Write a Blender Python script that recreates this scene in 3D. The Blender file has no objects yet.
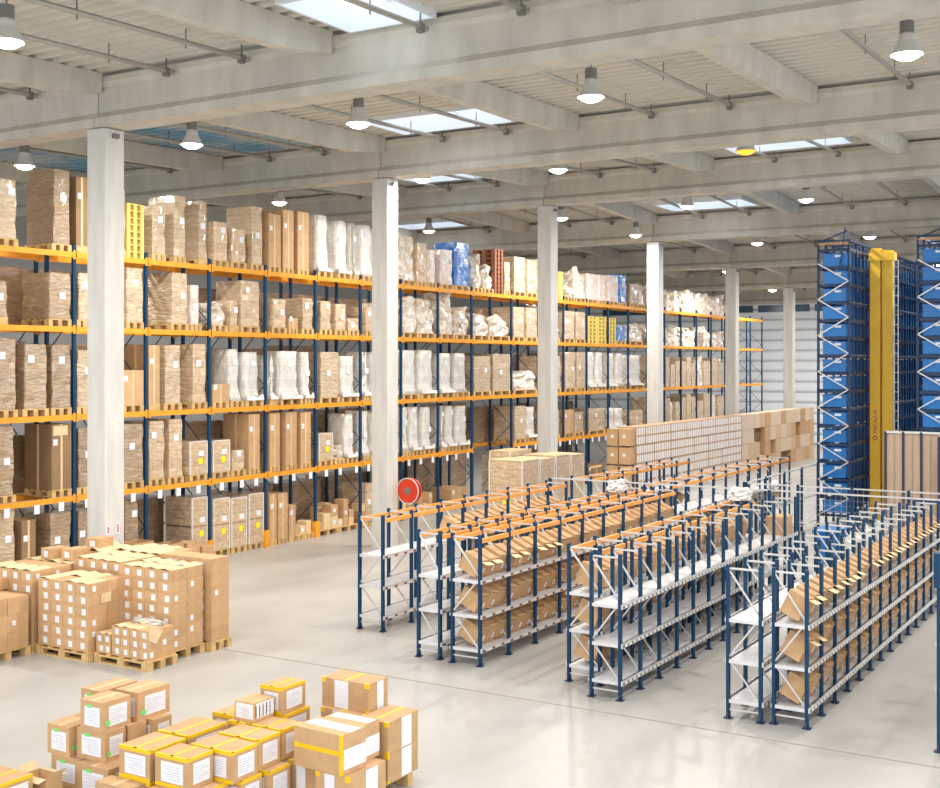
import bpy, bmesh, math, random
from mathutils import Vector, Matrix
random.seed(7)
S = bpy.context.scene
C = S.collection
PI = math.pi
# ------------------------------------------------------------------ survey of the place (metres)
F = 1200.0; HY = 363.0; A = math.atan(730/1200.0); H = 4.5
cA, sA = math.cos(A), math.sin(A)
def atY(px, Y):
    t = (px-470)/F
    return Y*(cA+t*sA)/(sA-t*cA)
def zat(px, py, Y):
    X = atY(px, Y); d = X*cA+Y*sA
    return H-(py-HY)*d/F
ORD = ['first','second','third','fourth','fifth','sixth','seventh','eighth','ninth','tenth','eleventh','twelfth','thirteenth','fourteenth','fifteenth','sixteenth','seventeenth','eighteenth','nineteenth','twentieth']
TENS = {20:'twenty',30:'thirty',40:'forty'}
def ordw(n):      # n from 0
    if n < 20: return ORD[n]
    k = n+1; t = k//10*10; r = k % 10
    return {20:'twentieth',30:'thirtieth',40:'fortieth',50:'fiftieth'}[t] if r == 0 else {20:'twenty',30:'thirty',40:'forty',50:'fifty'}[t]+'-'+ORD[r-1]

# ------------------------------------------------------------------ materials
M = {}
def srgb(r, g, b):
    f = lambda c: (c/255/12.92) if c/255 <= 0.04045 else ((c/255+0.055)/1.055)**2.4
    return (f(r), f(g), f(b), 1)
def mat(name, col, rough=0.6, metal=0, coat=0, noise=0.0, nscale=3, bump=0, bscale=20, stretch=(1,1,1), col2=None, spec=0.5, brick=None, var=0.0, lo=0.35, hi=0.65):
    m = bpy.data.materials.new(name); m.use_nodes = True
    nt = m.node_tree; N = nt.nodes; L = nt.links
    b = N['Principled BSDF']
    b.inputs['Base Color'].default_value = srgb(*col)
    b.inputs['Roughness'].default_value = rough
    b.inputs['Metallic'].default_value = metal
    b.inputs['Coat Weight'].default_value = coat
    b.inputs['Coat Roughness'].default_value = 0.12
    b.inputs['Specular IOR Level'].default_value = spec
    tc = N.new('ShaderNodeTexCoord'); mp = N.new('ShaderNodeMapping')
    mp.inputs['Scale'].default_value = stretch
    L.new(tc.outputs['Object'], mp.inputs['Vector'])
    src = None
    if noise or col2:
        n = N.new('ShaderNodeTexNoise'); n.inputs['Scale'].default_value = nscale; n.inputs['Detail'].default_value = 4
        L.new(mp.outputs[0], n.inputs['Vector'])
        cr = N.new('ShaderNodeMapRange'); cr.inputs[1].default_value = lo; cr.inputs[2].default_value = hi
        L.new(n.outputs['Fac'], cr.inputs[0])
        mx = N.new('ShaderNodeMix'); mx.data_type = 'RGBA'
        mx.inputs['A'].default_value = srgb(*col)
        c2 = col2 if col2 else tuple(max(0, c*(1-noise)) for c in col)
        mx.inputs['B'].default_value = srgb(*c2)
        L.new(cr.outputs[0], mx.inputs['Factor'])
        src = mx.outputs['Result']
    if brick:   # carton joints printed by the stacked boxes themselves
        bw, bh, dark = brick
        sep = N.new('ShaderNodeSeparateXYZ'); L.new(tc.outputs['Object'], sep.inputs[0])
        ad = N.new('ShaderNodeMath'); L.new(sep.outputs[0], ad.inputs[0]); L.new(sep.outputs[1], ad.inputs[1])
        cb = N.new('ShaderNodeCombineXYZ'); L.new(ad.outputs[0], cb.inputs[0]); L.new(sep.outputs[2], cb.inputs[1])
        br = N.new('ShaderNodeTexBrick'); br.inputs['Scale'].default_value = 1
        br.inputs['Brick Width'].default_value = bw; br.inputs['Row Height'].default_value = bh
        br.inputs['Mortar Size'].default_value = 0.008; br.inputs['Mortar Smooth'].default_value = 0.3
        br.inputs['Color1'].default_value = (1,1,1,1); br.inputs['Color2'].default_value = (.86,.86,.86,1)
        br.inputs['Mortar'].default_value = (dark,dark,dark,1)
        L.new(cb.outputs[0], br.inputs['Vector'])
        m2 = N.new('ShaderNodeMix'); m2.data_type = 'RGBA'; m2.blend_type = 'MULTIPLY'; m2.inputs['Factor'].default_value = 1
        if src: L.new(src, m2.inputs['A'])
        else: m2.inputs['A'].default_value = srgb(*col)
        L.new(br.outputs['Color'], m2.inputs['B']); src = m2.outputs['Result']
    if var:
        oi = N.new('ShaderNodeObjectInfo'); hs = N.new('ShaderNodeHueSaturation')
        mr = N.new('ShaderNodeMapRange'); mr.inputs[3].default_value = 1-var; mr.inputs[4].default_value = 1+var
        L.new(oi.outputs['Random'], mr.inputs[0]); L.new(mr.outputs[0], hs.inputs['Value'])
        if src: L.new(src, hs.inputs['Color'])
        else: hs.inputs['Color'].default_value = srgb(*col)
        src = hs.outputs['Color']
    if src: L.new(src, b.inputs['Base Color'])
    if bump:
        n2 = N.new('ShaderNodeTexNoise'); n2.inputs['Scale'].default_value = bscale; n2.inputs['Detail'].default_value = 5
        L.new(mp.outputs[0], n2.inputs['Vector'])
        bp = N.new('ShaderNodeBump'); bp.inputs['Strength'].default_value = bump; bp.inputs['Distance'].default_value = 0.05
        L.new(n2.outputs['Fac'], bp.inputs['Height']); L.new(bp.outputs[0], b.inputs['Normal'])
    M[name] = m
    return m
mat('concrete_floor', (190,188,184), rough=0.33, col2=(170,168,165), nscale=0.35, bump=0.03, bscale=6, spec=0.45, stretch=(1,2.2,1), lo=0.3, hi=0.7)
mat('floor_joint', (150,140,128), rough=0.8)
mat('concrete', (208,203,190), rough=0.8, noise=0.08, nscale=2.5, bump=0.1, bscale=14, stretch=(1,1,0.3))
mat('column_concrete', (219,217,211), rough=0.75, noise=0.06, nscale=2.5, bump=0.08, bscale=14, stretch=(2,2,0.3))
mat('deck_metal', (214,209,196), rough=0.5, metal=0.1)
mat('deck_blue_spill', (120,164,190), rough=0.5, metal=0.1, col2=(190,196,194), nscale=0.4, lo=.42, hi=.6)  # roof deck with bluish reflected light painted into its colour
mat('pipe_metal', (176,172,164), rough=0.4, metal=0.5)
mat('dark_metal', (120,118,114), rough=0.5)
mat('lamp_grey', (205,204,200), rough=0.4)
mat('wall_white', (236,241,248), rough=0.55)
mat('wall_grey', (180,182,184), rough=0.7)
mat('window_dark', (60,90,105), rough=0.2)
mat('rack_orange', (250,168,40), rough=0.45, noise=0.08, nscale=4)
mat('pick_orange', (244,168,82), rough=0.45, noise=0.06, nscale=4)
mat('rack_blue', (12,60,94), rough=0.5, spec=0.3)
mat('dark_blue', (22,48,88), rough=0.45)
mat('galvanised', (212,212,212), rough=0.35, metal=0.3)
mat('shelf_grey', (222,222,226), rough=0.4, metal=0.15, noise=0.05, nscale=3)
mat('kraft', (208,168,124), rough=0.75, noise=0.06, nscale=6, var=0.07)
mat('kraft_dark', (158,126,92), rough=0.8, noise=0.1, nscale=2, var=0.08)
mat('kraft_pale', (236,208,164), rough=0.7, noise=0.05, nscale=6, var=0.05)
mat('kraft_inner', (150,112,72), rough=0.85)
mat('tape_clear', (228,198,156), rough=0.25)
mat('tape_yellow', (246,200,30), rough=0.35)
mat('paper', (244,244,248), rough=0.7, col2=(230,232,242), nscale=30, stretch=(1,1,4))
mat('sticker_green', (130,225,120), rough=0.6)
mat('sticker_yellow', (245,235,20), rough=0.6)
mat('pallet_wood', (228,190,130), rough=0.8, noise=0.15, nscale=5, stretch=(1,6,1), var=0.1)
mat('pallet_yellow', (242,216,120), rough=0.8, noise=0.1, nscale=5, var=0.05)
mat('pallet_red', (168,112,84), rough=0.8, noise=0.15, nscale=5, var=0.05)
mat('film_kraft', (206,180,146), rough=0.25, coat=0.9, col2=(224,206,180), nscale=5, stretch=(1,1,3.5), bump=0.9, bscale=7, brick=(9,0.1,0.8), var=0.08, lo=0.45, hi=0.75)
mat('film_brown', (172,146,116), rough=0.22, coat=1, col2=(196,176,152), nscale=4, stretch=(1,1,3), bump=1.0, bscale=6, brick=(9,0.24,0.8), var=0.08, lo=0.5, hi=0.75)
mat('film_carton', (214,184,148), rough=0.28, coat=0.8, col2=(230,212,186), nscale=5, stretch=(1,1,2), bump=0.7, bscale=7, brick=(0.27,0.2,0.68), var=0.06, lo=0.45, hi=0.75)
mat('film_white', (246,244,240), rough=0.3, coat=0.6, col2=(226,218,206), nscale=5, stretch=(3,3,0.6), bump=0.6, bscale=7, brick=(3,0.07,0.86), var=0.05)
mat('film_pink', (222,196,184), rough=0.3, coat=0.6, col2=(232,222,216), nscale=5, bump=0.7, bscale=7, var=0.05)
mat('film_heap', (216,196,172), rough=0.25, coat=0.9, col2=(236,232,228), nscale=7, bump=1.0, bscale=9, var=0.08, lo=0.42, hi=0.6)
mat('film_blue', (50,120,200), rough=0.25, coat=0.9, col2=(120,170,220), nscale=6, bump=0.9, bscale=8, var=0.06, lo=0.5, hi=0.75)
mat('film_skirt', (232,230,226), rough=0.25, coat=0.5, bump=0.6, bscale=10)
mat('ink_grey', (176,178,196), rough=0.7)
mat('red_plastic', (214,58,28), rough=0.4)
mat('red_print', (222,110,110), rough=0.5)
mat('mast_yellow', (255,208,66), rough=0.45)
mat('mast_red', (196,78,48), rough=0.5)
mat('tote_blue', (20,120,200), rough=0.4, var=0.12)
mat('asrs_blue', (10,48,88), rough=0.45)
mat('tan_panel', (196,170,146), rough=0.7, noise=0.05)
mat('table_white', (236,236,238), rough=0.4)
mat('purple_cloth', (140,50,140), rough=0.8)
mat('milk_print', (222,198,172), rough=0.6)
mat('stock_tan', (214,182,146), rough=0.7, var=.05)
def print_mat():
    # printed packs: pale upright stripes on kraft, as on the block of stock cartons
    m = bpy.data.materials.new('pack_print'); m.use_nodes = True
    nt = m.node_tree; N = nt.nodes; L = nt.links; b = N['Principled BSDF']; b.inputs['Roughness'].default_value = 0.5
    tc = N.new('ShaderNodeTexCoord'); sep = N.new('ShaderNodeSeparateXYZ'); L.new(tc.outputs['Object'], sep.inputs[0])
    cb = N.new('ShaderNodeCombineXYZ'); L.new(sep.outputs[0], cb.inputs[0]); L.new(sep.outputs[2], cb.inputs[1])
    br = N.new('ShaderNodeTexBrick'); br.offset = 0; br.inputs['Scale'].default_value = 1
    br.inputs['Brick Width'].default_value = 0.1855; br.inputs['Row Height'].default_value = 0.296
    br.inputs['Mortar Size'].default_value = 0.036; br.inputs['Mortar Smooth'].default_value = 0.4
    br.inputs['Color1'].default_value = srgb(250,246,242); br.inputs['Color2'].default_value = srgb(242,232,222)
    br.inputs['Mortar'].default_value = srgb(196,160,126)
    L.new(cb.outputs[0], br.inputs['Vector']); L.new(br.outputs['Color'], b.inputs['Base Color'])
    M['pack_print'] = m
print_mat()
def stripe_mat(name, ca, cb, period, duty):
    m = bpy.data.materials.new(name); m.use_nodes = True
    nt = m.node_tree; N = nt.nodes; L = nt.links; b = N['Principled BSDF']; b.inputs['Roughness'].default_value = 0.5
    tc = N.new('ShaderNodeTexCoord'); sep = N.new('ShaderNodeSeparateXYZ'); L.new(tc.outputs['Object'], sep.inputs[0])
    d = N.new('ShaderNodeMath'); d.operation = 'DIVIDE'; d.inputs[1].default_value = period; L.new(sep.outputs[0], d.inputs[0])
    f = N.new('ShaderNodeMath'); f.operation = 'FRACT'; L.new(d.outputs[0], f.inputs[0])
    g = N.new('ShaderNodeMath'); g.operation = 'LESS_THAN'; g.inputs[1].default_value = duty; L.new(f.outputs[0], g.inputs[0])
    x = N.new('ShaderNodeMix'); x.data_type = 'RGBA'; x.inputs['A'].default_value = srgb(*ca); x.inputs['B'].default_value = srgb(*cb)
    L.new(g.outputs[0], x.inputs['Factor']); L.new(x.outputs['Result'], b.inputs['Base Color']); M[name] = m
stripe_mat('slot_strip', (232,232,230), (120,60,60), .28, .3)
stripe_mat('slot_strip_grey', (236,236,234), (96,88,84), .14, .35)
stripe_mat('roller_strip', (150,170,190), (14,50,90), .2, .6)
def emit(name, col, s):
    m = bpy.data.materials.new(name); m.use_nodes = True
    N = m.node_tree.nodes; b = N['Principled BSDF']
    b.inputs['Base Color'].default_value = (0,0,0,1)
    b.inputs['Emission Color'].default_value = srgb(*col); b.inputs['Emission Strength'].default_value = s
    M[name] = m
emit('lamp_glow', (255,250,236), 14.0)
emit('lamp_glow_orange', (255,150,40), 2.6)
def skymat():
    m = bpy.data.materials.new('skylight_sheet'); m.use_nodes = True
    nt = m.node_tree; N = nt.nodes; L = nt.links; N.remove(N['Principled BSDF'])
    t = N.new('ShaderNodeBsdfTransparent'); t.inputs[0].default_value = (0.95,0.97,1,1)
    u = N.new('ShaderNodeBsdfTranslucent'); u.inputs[0].default_value = (0.9,0.95,1,1)
    x = N.new('ShaderNodeMixShader'); x.inputs[0].default_value = 0.12
    L.new(t.outputs[0], x.inputs[1]); L.new(u.outputs[0], x.inputs[2]); L.new(x.outputs[0], N['Material Output'].inputs[0])
    M['skylight_sheet'] = m
    m = bpy.data.materials.new('mesh_panel'); m.use_nodes = True
    nt = m.node_tree; N = nt.nodes; L = nt.links; b = N['Principled BSDF']
    b.inputs['Base Color'].default_value = srgb(190,188,184); b.inputs['Alpha'].default_value = 0.28
    M['mesh_panel'] = m
skymat()

# ------------------------------------------------------------------ helpers
class MB:
    def __init__(s): s.v = []; s.f = []; s.m = []
    def add(s, vs, fs, mi=0):
        o = len(s.v); s.v += [tuple(v) for v in vs]; s.f += [tuple(i+o for i in f) for f in fs]; s.m += [mi]*len(fs); return s
    def box(s, x0, x1, y0, y1, z0, z1, mi=0, T=None):
        vs = [Vector(p) for p in ((x0,y0,z0),(x1,y0,z0),(x1,y1,z0),(x0,y1,z0),(x0,y0,z1),(x1,y0,z1),(x1,y1,z1),(x0,y1,z1))]
        if T: vs = [T @ v for v in vs]
        return s.add(vs, [(0,3,2,1),(4,5,6,7),(0,1,5,4),(1,2,6,5),(2,3,7,6),(3,0,4,7)], mi)
    def bar(s, a, b, w, h=None, mi=0):
        a = Vector(a); b = Vector(b); h = h or w
        d = (b-a).normalized(); up = Vector((0,0,1)) if abs(d.z) < 0.95 else Vector((0,1,0))
        r = d.cross(up).normalized(); u = r.cross(d).normalized()
        vs = []
        for p in (a, b):
            for i, j in ((-1,-1),(1,-1),(1,1),(-1,1)): vs.append(p+r*(w/2*i)+u*(h/2*j))
        return s.add(vs, [(0,1,2,3),(7,6,5,4),(0,4,5,1),(1,5,6,2),(2,6,7,3),(3,7,4,0)], mi)
    def tube(s, a, b, r0, r1=None, n=12, mi=0, cap=True):
        a = Vector(a); b = Vector(b); r1 = r0 if r1 is None else r1
        d = (b-a).normalized(); up = Vector((0,0,1)) if abs(d.z) < 0.95 else Vector((0,1,0))
        r = d.cross(up).normalized(); u = r.cross(d).normalized()
        vs = []
        for p, rr in ((a,r0),(b,r1)):
            for i in range(n):
                t = 2*PI*i/n; vs.append(p+r*math.cos(t)*rr+u*math.sin(t)*rr)
        fs = [(i,(i+1)%n,n+(i+1)%n,n+i) for i in range(n)]
        if cap: fs += [tuple(range(n-1,-1,-1)), tuple(range(n,2*n))]
        return s.add(vs, fs, mi)
    def mesh(s, name, mats):
        me = bpy.data.meshes.new(name); me.from_pydata(s.v, [], s.f)
        for m in (mats if isinstance(mats, (list,tuple)) else [mats]): me.materials.append(M[m])
        if any(s.m): me.polygons.foreach_set('material_index', s.m)
        bm = bmesh.new(); bm.from_mesh(me); bmesh.ops.recalc_face_normals(bm, faces=bm.faces); bm.to_mesh(me); bm.free()
        me.update(); return me
    def build(s, name, mats, parent=None, loc=None):
        o = bpy.data.objects.new(name, s.mesh(name, mats)); C.objects.link(o)
        if parent: o.parent = parent
        if loc: o.location = loc
        return o
def tag(o, label=None, cat=None, group=None, kind=None):
    if label: o['label'] = label
    if cat: o['category'] = cat
    if group: o['group'] = group
    if kind: o['kind'] = kind
    return o
def empty(name, loc=(0,0,0), rz=0):
    o = bpy.data.objects.new(name, None); C.objects.link(o); o.location = loc; o.rotation_euler = (0,0,rz); o.empty_display_size = 0.1; return o
def inst(name, me, parent=None, loc=(0,0,0), rot=None, scale=None):
    o = bpy.data.objects.new(name, me); C.objects.link(o); o.location = loc
    if parent: o.parent = parent
    if rot: o.rotation_euler = rot
    if scale: o.scale = scale
    return o
def copy_tree(o, parent=None):
    c = o.copy(); C.objects.link(c)
    if parent: c.parent = parent
    for ch in o.children: copy_tree(ch, c)
    return c
def struct(o): o['kind'] = 'structure'; return o
def smooth(o):
    for p in o.data.polygons: p.use_smooth = True
    return o

# ------------------------------------------------------------------ the building
XB = [6.8, 15.2, 23.95, 32.5, 40.95, 49.4, 57.7, 66.3]
ZB = [8.50, 8.74, 8.99, 9.29, 8.92, 8.54, 8.14, 7.80]
XB = [-1.7]+XB; ZB = [8.26]+ZB
Y0, Y1 = -9.0, 36.0
def zdeck(x):
    for i in range(len(XB)-1):
        if x <= XB[i+1] or i == len(XB)-2:
            t = (x-XB[i])/(XB[i+1]-XB[i]); return ZB[i]+(ZB[i+1]-ZB[i])*t+0.97
fl = MB().box(-3, 67, -10, 36.5, -0.2, 0).build('floor', 'concrete_floor'); struct(fl)
jt = MB().box(14.085, 14.115, -10, 19, 0.0005, 0.002).build('trim_1', 'floor_joint'); struct(jt)
# corrugated roof deck, ribs along Y, with real openings for the skylights
SKY = [(13.2,14.86,9.7,11.2),(21.6,23.2,13.0,15.9),(29.6,31.2,7.6,10.6),(29.6,31.2,18.0,20.8),(38.3,40.1,12.9,15.9),(38.6,40.1,24.2,27.2),(47.4,48.9,2.9,5.9),(51.6,53.1,9.0,11.9),(51.6,53.1,19.8,23.0)]
dk = MB()
def deck(x0, x1, y0, y1, mi=0):
    x = x0; p = 0.31
    n = max(1, round((x1-x0)/p)); p = (x1-x0)/n
    prof = []
    for i in range(n):
        a = x0+i*p
        prof += [(a, 0), (a+p*0.42, 0), (a+p*0.5, 0.11), (a+p*0.92, 0.11)]
    prof.append((x1, 0))
    vs = []
    for (x, dz) in prof:
        z = zdeck(x)+dz; vs += [(x, y0, z), (x, y1, z)]
    dk.add(vs, [(2*i, 2*i+2, 2*i+3, 2*i+1) for i in range(len(prof)-1)], mi)
BLUE_SPILL = [(16.5,23.6,18.6,34),(25.0,31.0,23.0,34),(31.2,32.3,17.2,21.6)]  # deck zones that carry the painted blue light spill
cuts = sorted(set(XB+[q for s_ in SKY+BLUE_SPILL for q in s_[:2]]))
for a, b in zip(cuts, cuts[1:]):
    zs = [(z_[2], z_[3], 'h') for z_ in SKY if z_[0] <= a+1e-6 and z_[1] >= b-1e-6]+[(z_[2], z_[3], 'b') for z_ in BLUE_SPILL if z_[0] <= a+1e-6 and z_[1] >= b-1e-6]
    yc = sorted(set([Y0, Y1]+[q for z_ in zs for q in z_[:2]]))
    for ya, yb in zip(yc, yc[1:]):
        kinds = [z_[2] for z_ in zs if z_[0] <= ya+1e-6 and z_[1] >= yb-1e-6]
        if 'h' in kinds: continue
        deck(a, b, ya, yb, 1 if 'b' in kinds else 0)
struct(dk.build('ceiling', ['deck_metal', 'deck_blue_spill']))
k = 3
for (x0,x1,y0,y1) in SKY:
    z = min(zdeck(x0), zdeck(x1)); zt = max(zdeck(x0), zdeck(x1))+0.3
    cu = MB().box(x0-.05,x0,y0-.05,y1+.05,z-.05,zt).box(x1,x1+.05,y0-.05,y1+.05,z-.05,zt).box(x0,x1,y0-.05,y0,z-.05,zt).box(x0,x1,y1,y1+.05,z-.05,zt)
    cu.box(x0,x1,(y0+y1)/2-.03,(y0+y1)/2+.03,zt-.04,zt).box((x0*0.35+x1*0.65)-.02,(x0*0.35+x1*0.65)+.02,y0,y1,zt-.04,zt)
    w = struct(cu.build('window_%d' % (k-2), 'wall_white')); tag(w, 'skylight curb in the roof deck')
    MB().box(x0,x1,y0,y1,zt,zt+.01).build('window_pane', 'skylight_sheet', w); k += 1
# walls
wb = MB().box(66.40, 66.5, Y0, Y1, 0, 9)
z = 0
while z < 8.6:
    vs = [(66.40,Y0,z),(66.30,Y0,z+.10),(66.30,Y0,z+.46),(66.40,Y0,z+.52),(66.40,Y1,z),(66.30,Y1,z+.10),(66.30,Y1,z+.46),(66.40,Y1,z+.52)]
    wb.add(vs, [(0,1,5,4),(1,2,6,5),(2,3,7,6)]); z += 0.58
struct(wb.build('wall_back', 'wall_white'))
ws = MB(); z = .53
while z < 8.6: ws.box(66.385, 66.40, Y0, Y1, z-.01, z+.05); z += 0.58
struct(ws.build('trim_4', 'wall_grey'))
wd = MB()
for y in (15.2, 18.4, 21.6, 24.8, 28): wd.box(66.28, 66.34, y, y+2.9, 7.35, 7.75)
w = struct(wd.build('window_20', 'window_dark'))
MB().box(66.27, 66.33, 14.8, 31.5, 7.28, 7.35).box(66.27,66.33,14.8,31.5,7.75,7.82).build('window_frame', 'wall_white', w)
struct(MB().box(-2, 66.5, 36.0, 36.2, 0, 10.6).build('wall_left', 'wall_grey'))
wp = MB()
for y in (13.6, 16.0): wp.tube((66.1, y, 6.6), (66.1, y, 7.9), .04)
wp.tube((66.1, 13.6, 6.65), (66.1, 16.4, 6.65), .05).tube((66.1, 16.4, 6.65), (66.1, 16.4, 8), .04)
struct(tag(wp.build('trim_3', 'wall_white'), 'white pipe along the end wall'))
# columns and portal beams
colm = None
for i in range(1, len(XB)):
    if i == 1: continue
    X = XB[i]; zb = ZB[i]
    if X < 60:
        c = MB().box(-.225,.225,-.225,.225,0,zb-.02).build('concrete_column', 'column_concrete'); c.location = (X, 17, 0)
        tag(c, 'square pale concrete column, '+ORD[i-2]+' from the left in the row of columns', 'column', 'concrete columns in one row')
        if X == 15.2:
            s1 = MB().box(-.2,-.1,-.235,-.2251,1.40,1.58).build('sign', 'paper', c); MB().box(-.17,-.13,-.238,-.2351,1.44,1.56).build('pictogram', 'red_print', s1)
            s2 = MB().box(.02,.12,-.235,-.2251,1.40,1.60).build('sign', 'paper', c); MB().box(.05,.09,-.238,-.2351,1.43,1.58).build('pictogram', 'red_print', s2)
        MB().box(-.06,.06,-.30,-.226,zb-.18,zb-.1).build('bracket', 'dark_metal', c)
for i in range(1, len(XB)):
    X = XB[i]; zb = ZB[i]; t = MB()
    # I section: bottom flange, web, top flange
    w = .27
    prof = [(-w,0),(w,0),(w,.16),(.17,.27),(.17,.72),(.22,.80),(.22,.90),(-.22,.90),(-.22,.80),(-.17,.72),(-.17,.27),(-w,.16)]
    n = len(prof)
    for (ya, yb) in ((Y0, 17-.01), (17+.01, Y1)):
        vs = [(x, ya, z) for x, z in prof]+[(x, yb, z) for x, z in prof]
        t.add(vs, [(j,(j+1)%n,n+(j+1)%n,n+j) for j in range(n)]+[tuple(range(n-1,-1,-1)), tuple(range(n,2*n))])
    o = t.build('roof_beam', 'concrete'); o.location = (X, 0, zb)
    tag(o, 'long pale concrete roof beam, '+ORD[i-1]+' from the front, resting on the column row', 'roof beam', 'long concrete roof beams')
ys2 = [-3.9, 1.35, 6.55, 11.75, 16.95, 22.2, 27.4, 32.6]
for i in range(len(XB)-1):
    for j, y in enumerate(ys2):
        xa, xb = XB[i]+.24, XB[i+1]-.24
        t = MB()
        za, zb2 = zdeck(xa)-.005, zdeck(xb)-.005
        vs = []
        for x, zz, dep in ((xa, za, .34), (xa+1.0, za+(zb2-za)*1.0/(xb-xa), .46), (xb-1.0, zb2-(zb2-za)*1.0/(xb-xa), .46), (xb, zb2, .34)):
            vs += [(x, y-.13, zz), (x, y+.13, zz), (x, y+.11, zz-dep), (x, y-.11, zz-dep)]
        fs = [(0,1,2,3),(15,14,13,12)]
        for q in range(3):
            o4 = 4*q; fs += [(o4+e, o4+(e+1)%4, o4+4+(e+1)%4, o4+4+e) for e in range(4)]
        t.add(vs, fs)
        o = t.build('roof_purlin', 'concrete')
        tag(o, 'short concrete purlin, %s from the right, in the %s roof bay from the front' % (ORD[j], ORD[i]), 'purlin', 'short concrete purlins between the roof beams')
# sprinkler pipes hung under the deck
hang_a = MB().bar((0,0,-.32),(0,0,0),.016).mesh('hanger', 'dark_metal')
hang_b = MB().box(-.05,.05,-.05,.05,-.31,-.17).bar((0,0,-.17),(0,0,0),.02).mesh('valve', 'dark_metal')
for j, y in enumerate([y+o for y in ys2[1:6] for o in (-1.9, 1.6)]):
    t = MB()
    for i in range(1, len(XB)-2):
        xa, xb = XB[i]+.1, XB[i+1]-.1
    for i in range(len(XB)-1):
        t.tube((XB[i]+.25, y, zdeck(XB[i]+.25)-.22), (XB[i+1]-.25, y, zdeck(XB[i+1]-.25)-.22), .045, n=8)
    o = t.build('sprinkler_pipe', 'pipe_metal')
    tag(o, 'thin grey sprinkler pipe under the roof deck, %s from the right' % ORD[j], 'pipe', 'sprinkler pipes under the roof')
    for i in range(len(XB)-1):
        for f in (.06, .3, .55, .8, .95):
            x = XB[i]+(XB[i+1]-XB[i])*f
            inst('valve' if f in (.06,.95) else 'hanger', hang_b if f in (.06,.95) else hang_a, o, (x, y, zdeck(x)))

# ------------------------------------------------------------------ high bay lamps
lampd = [(17.4,26.2),(17.35,21.95),(17.38,17.0),(17.42,12.95),(17.67,8.45),(17.5,3.5),(17.5,-1),
         (26,26.5),(26.5,22.5),(24.7,16.4),(25.2,12.9),(25.0,8.3),(25.2,3.6),
         (35,27.4),(35.5,23.3),(34.8,17.7),(34.3,13.2),(34.6,9.7),(34.5,4.5),
         (42,22),(39.2,17.0),(42.7,13.75),(42.6,9.75),(42,4.5),
         (50.5,17.6),(51,13.5),(51,9),(58,22.4),(58.6,18.1),(60,14),(60,9),  # right-hand pair of the deepest row added to brighten the end wall
         (9.7,22.4),(9.4,18.7),(10,13),(10,8.6),(10,4.2),(10,-.2),(3,17.4),(3,8.6),(3,0)]
shade_me = MB()
prof = [(.06,.34),(.10,.34),(.13,.30),(.15,.20),(.25,.02),(.26,0)]
def lathe(mb, prof, n=16, mi=0):
    vs = []
    for r, z in prof:
        for i in range(n): vs.append((r*math.cos(2*PI*i/n), r*math.sin(2*PI*i/n), z))
    fs = [(a*n+i, a*n+(i+1)%n, (a+1)*n+(i+1)%n, (a+1)*n+i) for a in range(len(prof)-1) for i in range(n)]
    mb.add(vs, fs, mi)
lathe(shade_me, prof); shade_me = shade_me.mesh('shade', 'lamp_grey')
ho = MB(); ho.tube((0,0,.33),(0,0,.52),.115); ho = ho.mesh('gear_housing', 'dark_metal')
gl = MB(); lathe(gl, [(.001,-.085),(.10,-.078),(.18,-.045),(.225,.0),(.24,.012)]); gl = gl.mesh('bulb_glass', 'lamp_glow')
glo = MB(); lathe(glo, [(.001,-.085),(.10,-.078),(.18,-.045),(.225,.0),(.24,.012)]); glo = glo.mesh('bulb_glass', 'lamp_glow_orange')
li = bpy.data.lights.new('lamp_light', 'AREA'); li.shape = 'DISK'; li.size = .46; li.energy = 215; li.color = (1,.96,.9)
lf = li.copy(); lf.energy = 135
lb = li.copy(); lb.energy = 225
lio = bpy.data.lights.new('lamp_light_orange', 'AREA'); lio.shape = 'DISK'; lio.size = .46; lio.energy = 90; lio.color = (1,.6,.2)
lampc = {}
for (x, y) in lampd:
    z = zdeck(x)-.97
    orange = (x == 25.0)
    t = empty('high_bay_lamp', (x, y, z)); b = 0 if x < 15 else 1 if x < 23.5 else 2 if x < 32.2 else 3 if x < 40.7 else 4 if x < 49 else 5
    lampc[b] = lampc.get(b, 0)+1
    tag(t, ('orange-glowing' if orange else 'bright white')+' high bay lamp, %s from the left in the %s lamp row' % (ORD[lampc[b]-1], ORD[b]), 'lamp', 'high bay lamps hanging from the roof')
    inst('shade', shade_me, t, scale=(.86,.86,.9)); inst('gear_housing', ho, t, scale=(.86,.86,.9)); inst('bulb_glass', glo if orange else gl, t, scale=(.86,.86,.9))
    MB().tube((0,0,.46),(0,0,zdeck(x)-z),.012,n=6).build('hanging_rod', 'dark_metal', t)
    l = bpy.data.objects.new('lamp_light', lio if orange else lf if x < 12 else lb if x > 41 else li); C.objects.link(l); l.parent = t; l.location = (0,0,-.1)

# ------------------------------------------------------------------ pallets
def pallet_parts(L=0.62, W=0.9):
    # L along X (front), W along Y (depth)
    d = MB(); n = 5
    for i in range(n):
        y = W*i/(n-1)*(1-.10/W*1.0); d.box(0, L, y, y+.10, .122, .144)
    for x in (0, L/2-.05, L-.10): d.box(x, x+.10, 0, W, .1, .122)
    bl = MB()
    for x in (0, L/2-.05, L-.10):
        for y in (0, W/2-.07, W-.145): bl.box(x, x+.10, y, y+.145, .022, .1)
    bt = MB()
    for x in (0, L/2-.05, L-.10): bt.box(x, x+.10, 0, W, 0, .022)
    return d, bl, bt
def join(*mbs):
    r = MB()
    for m in mbs: r.add(m.v, m.f)
    return r
_pc = {}
def pallet_mesh(L, W, m):
    key = (round(L,1), round(W,1), m)
    if key not in _pc: _pc[key] = (join(*pallet_parts(key[0], key[1])).mesh('pallet', m), key[0], key[1])
    return _pc[key]
NPAL = 0
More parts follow.
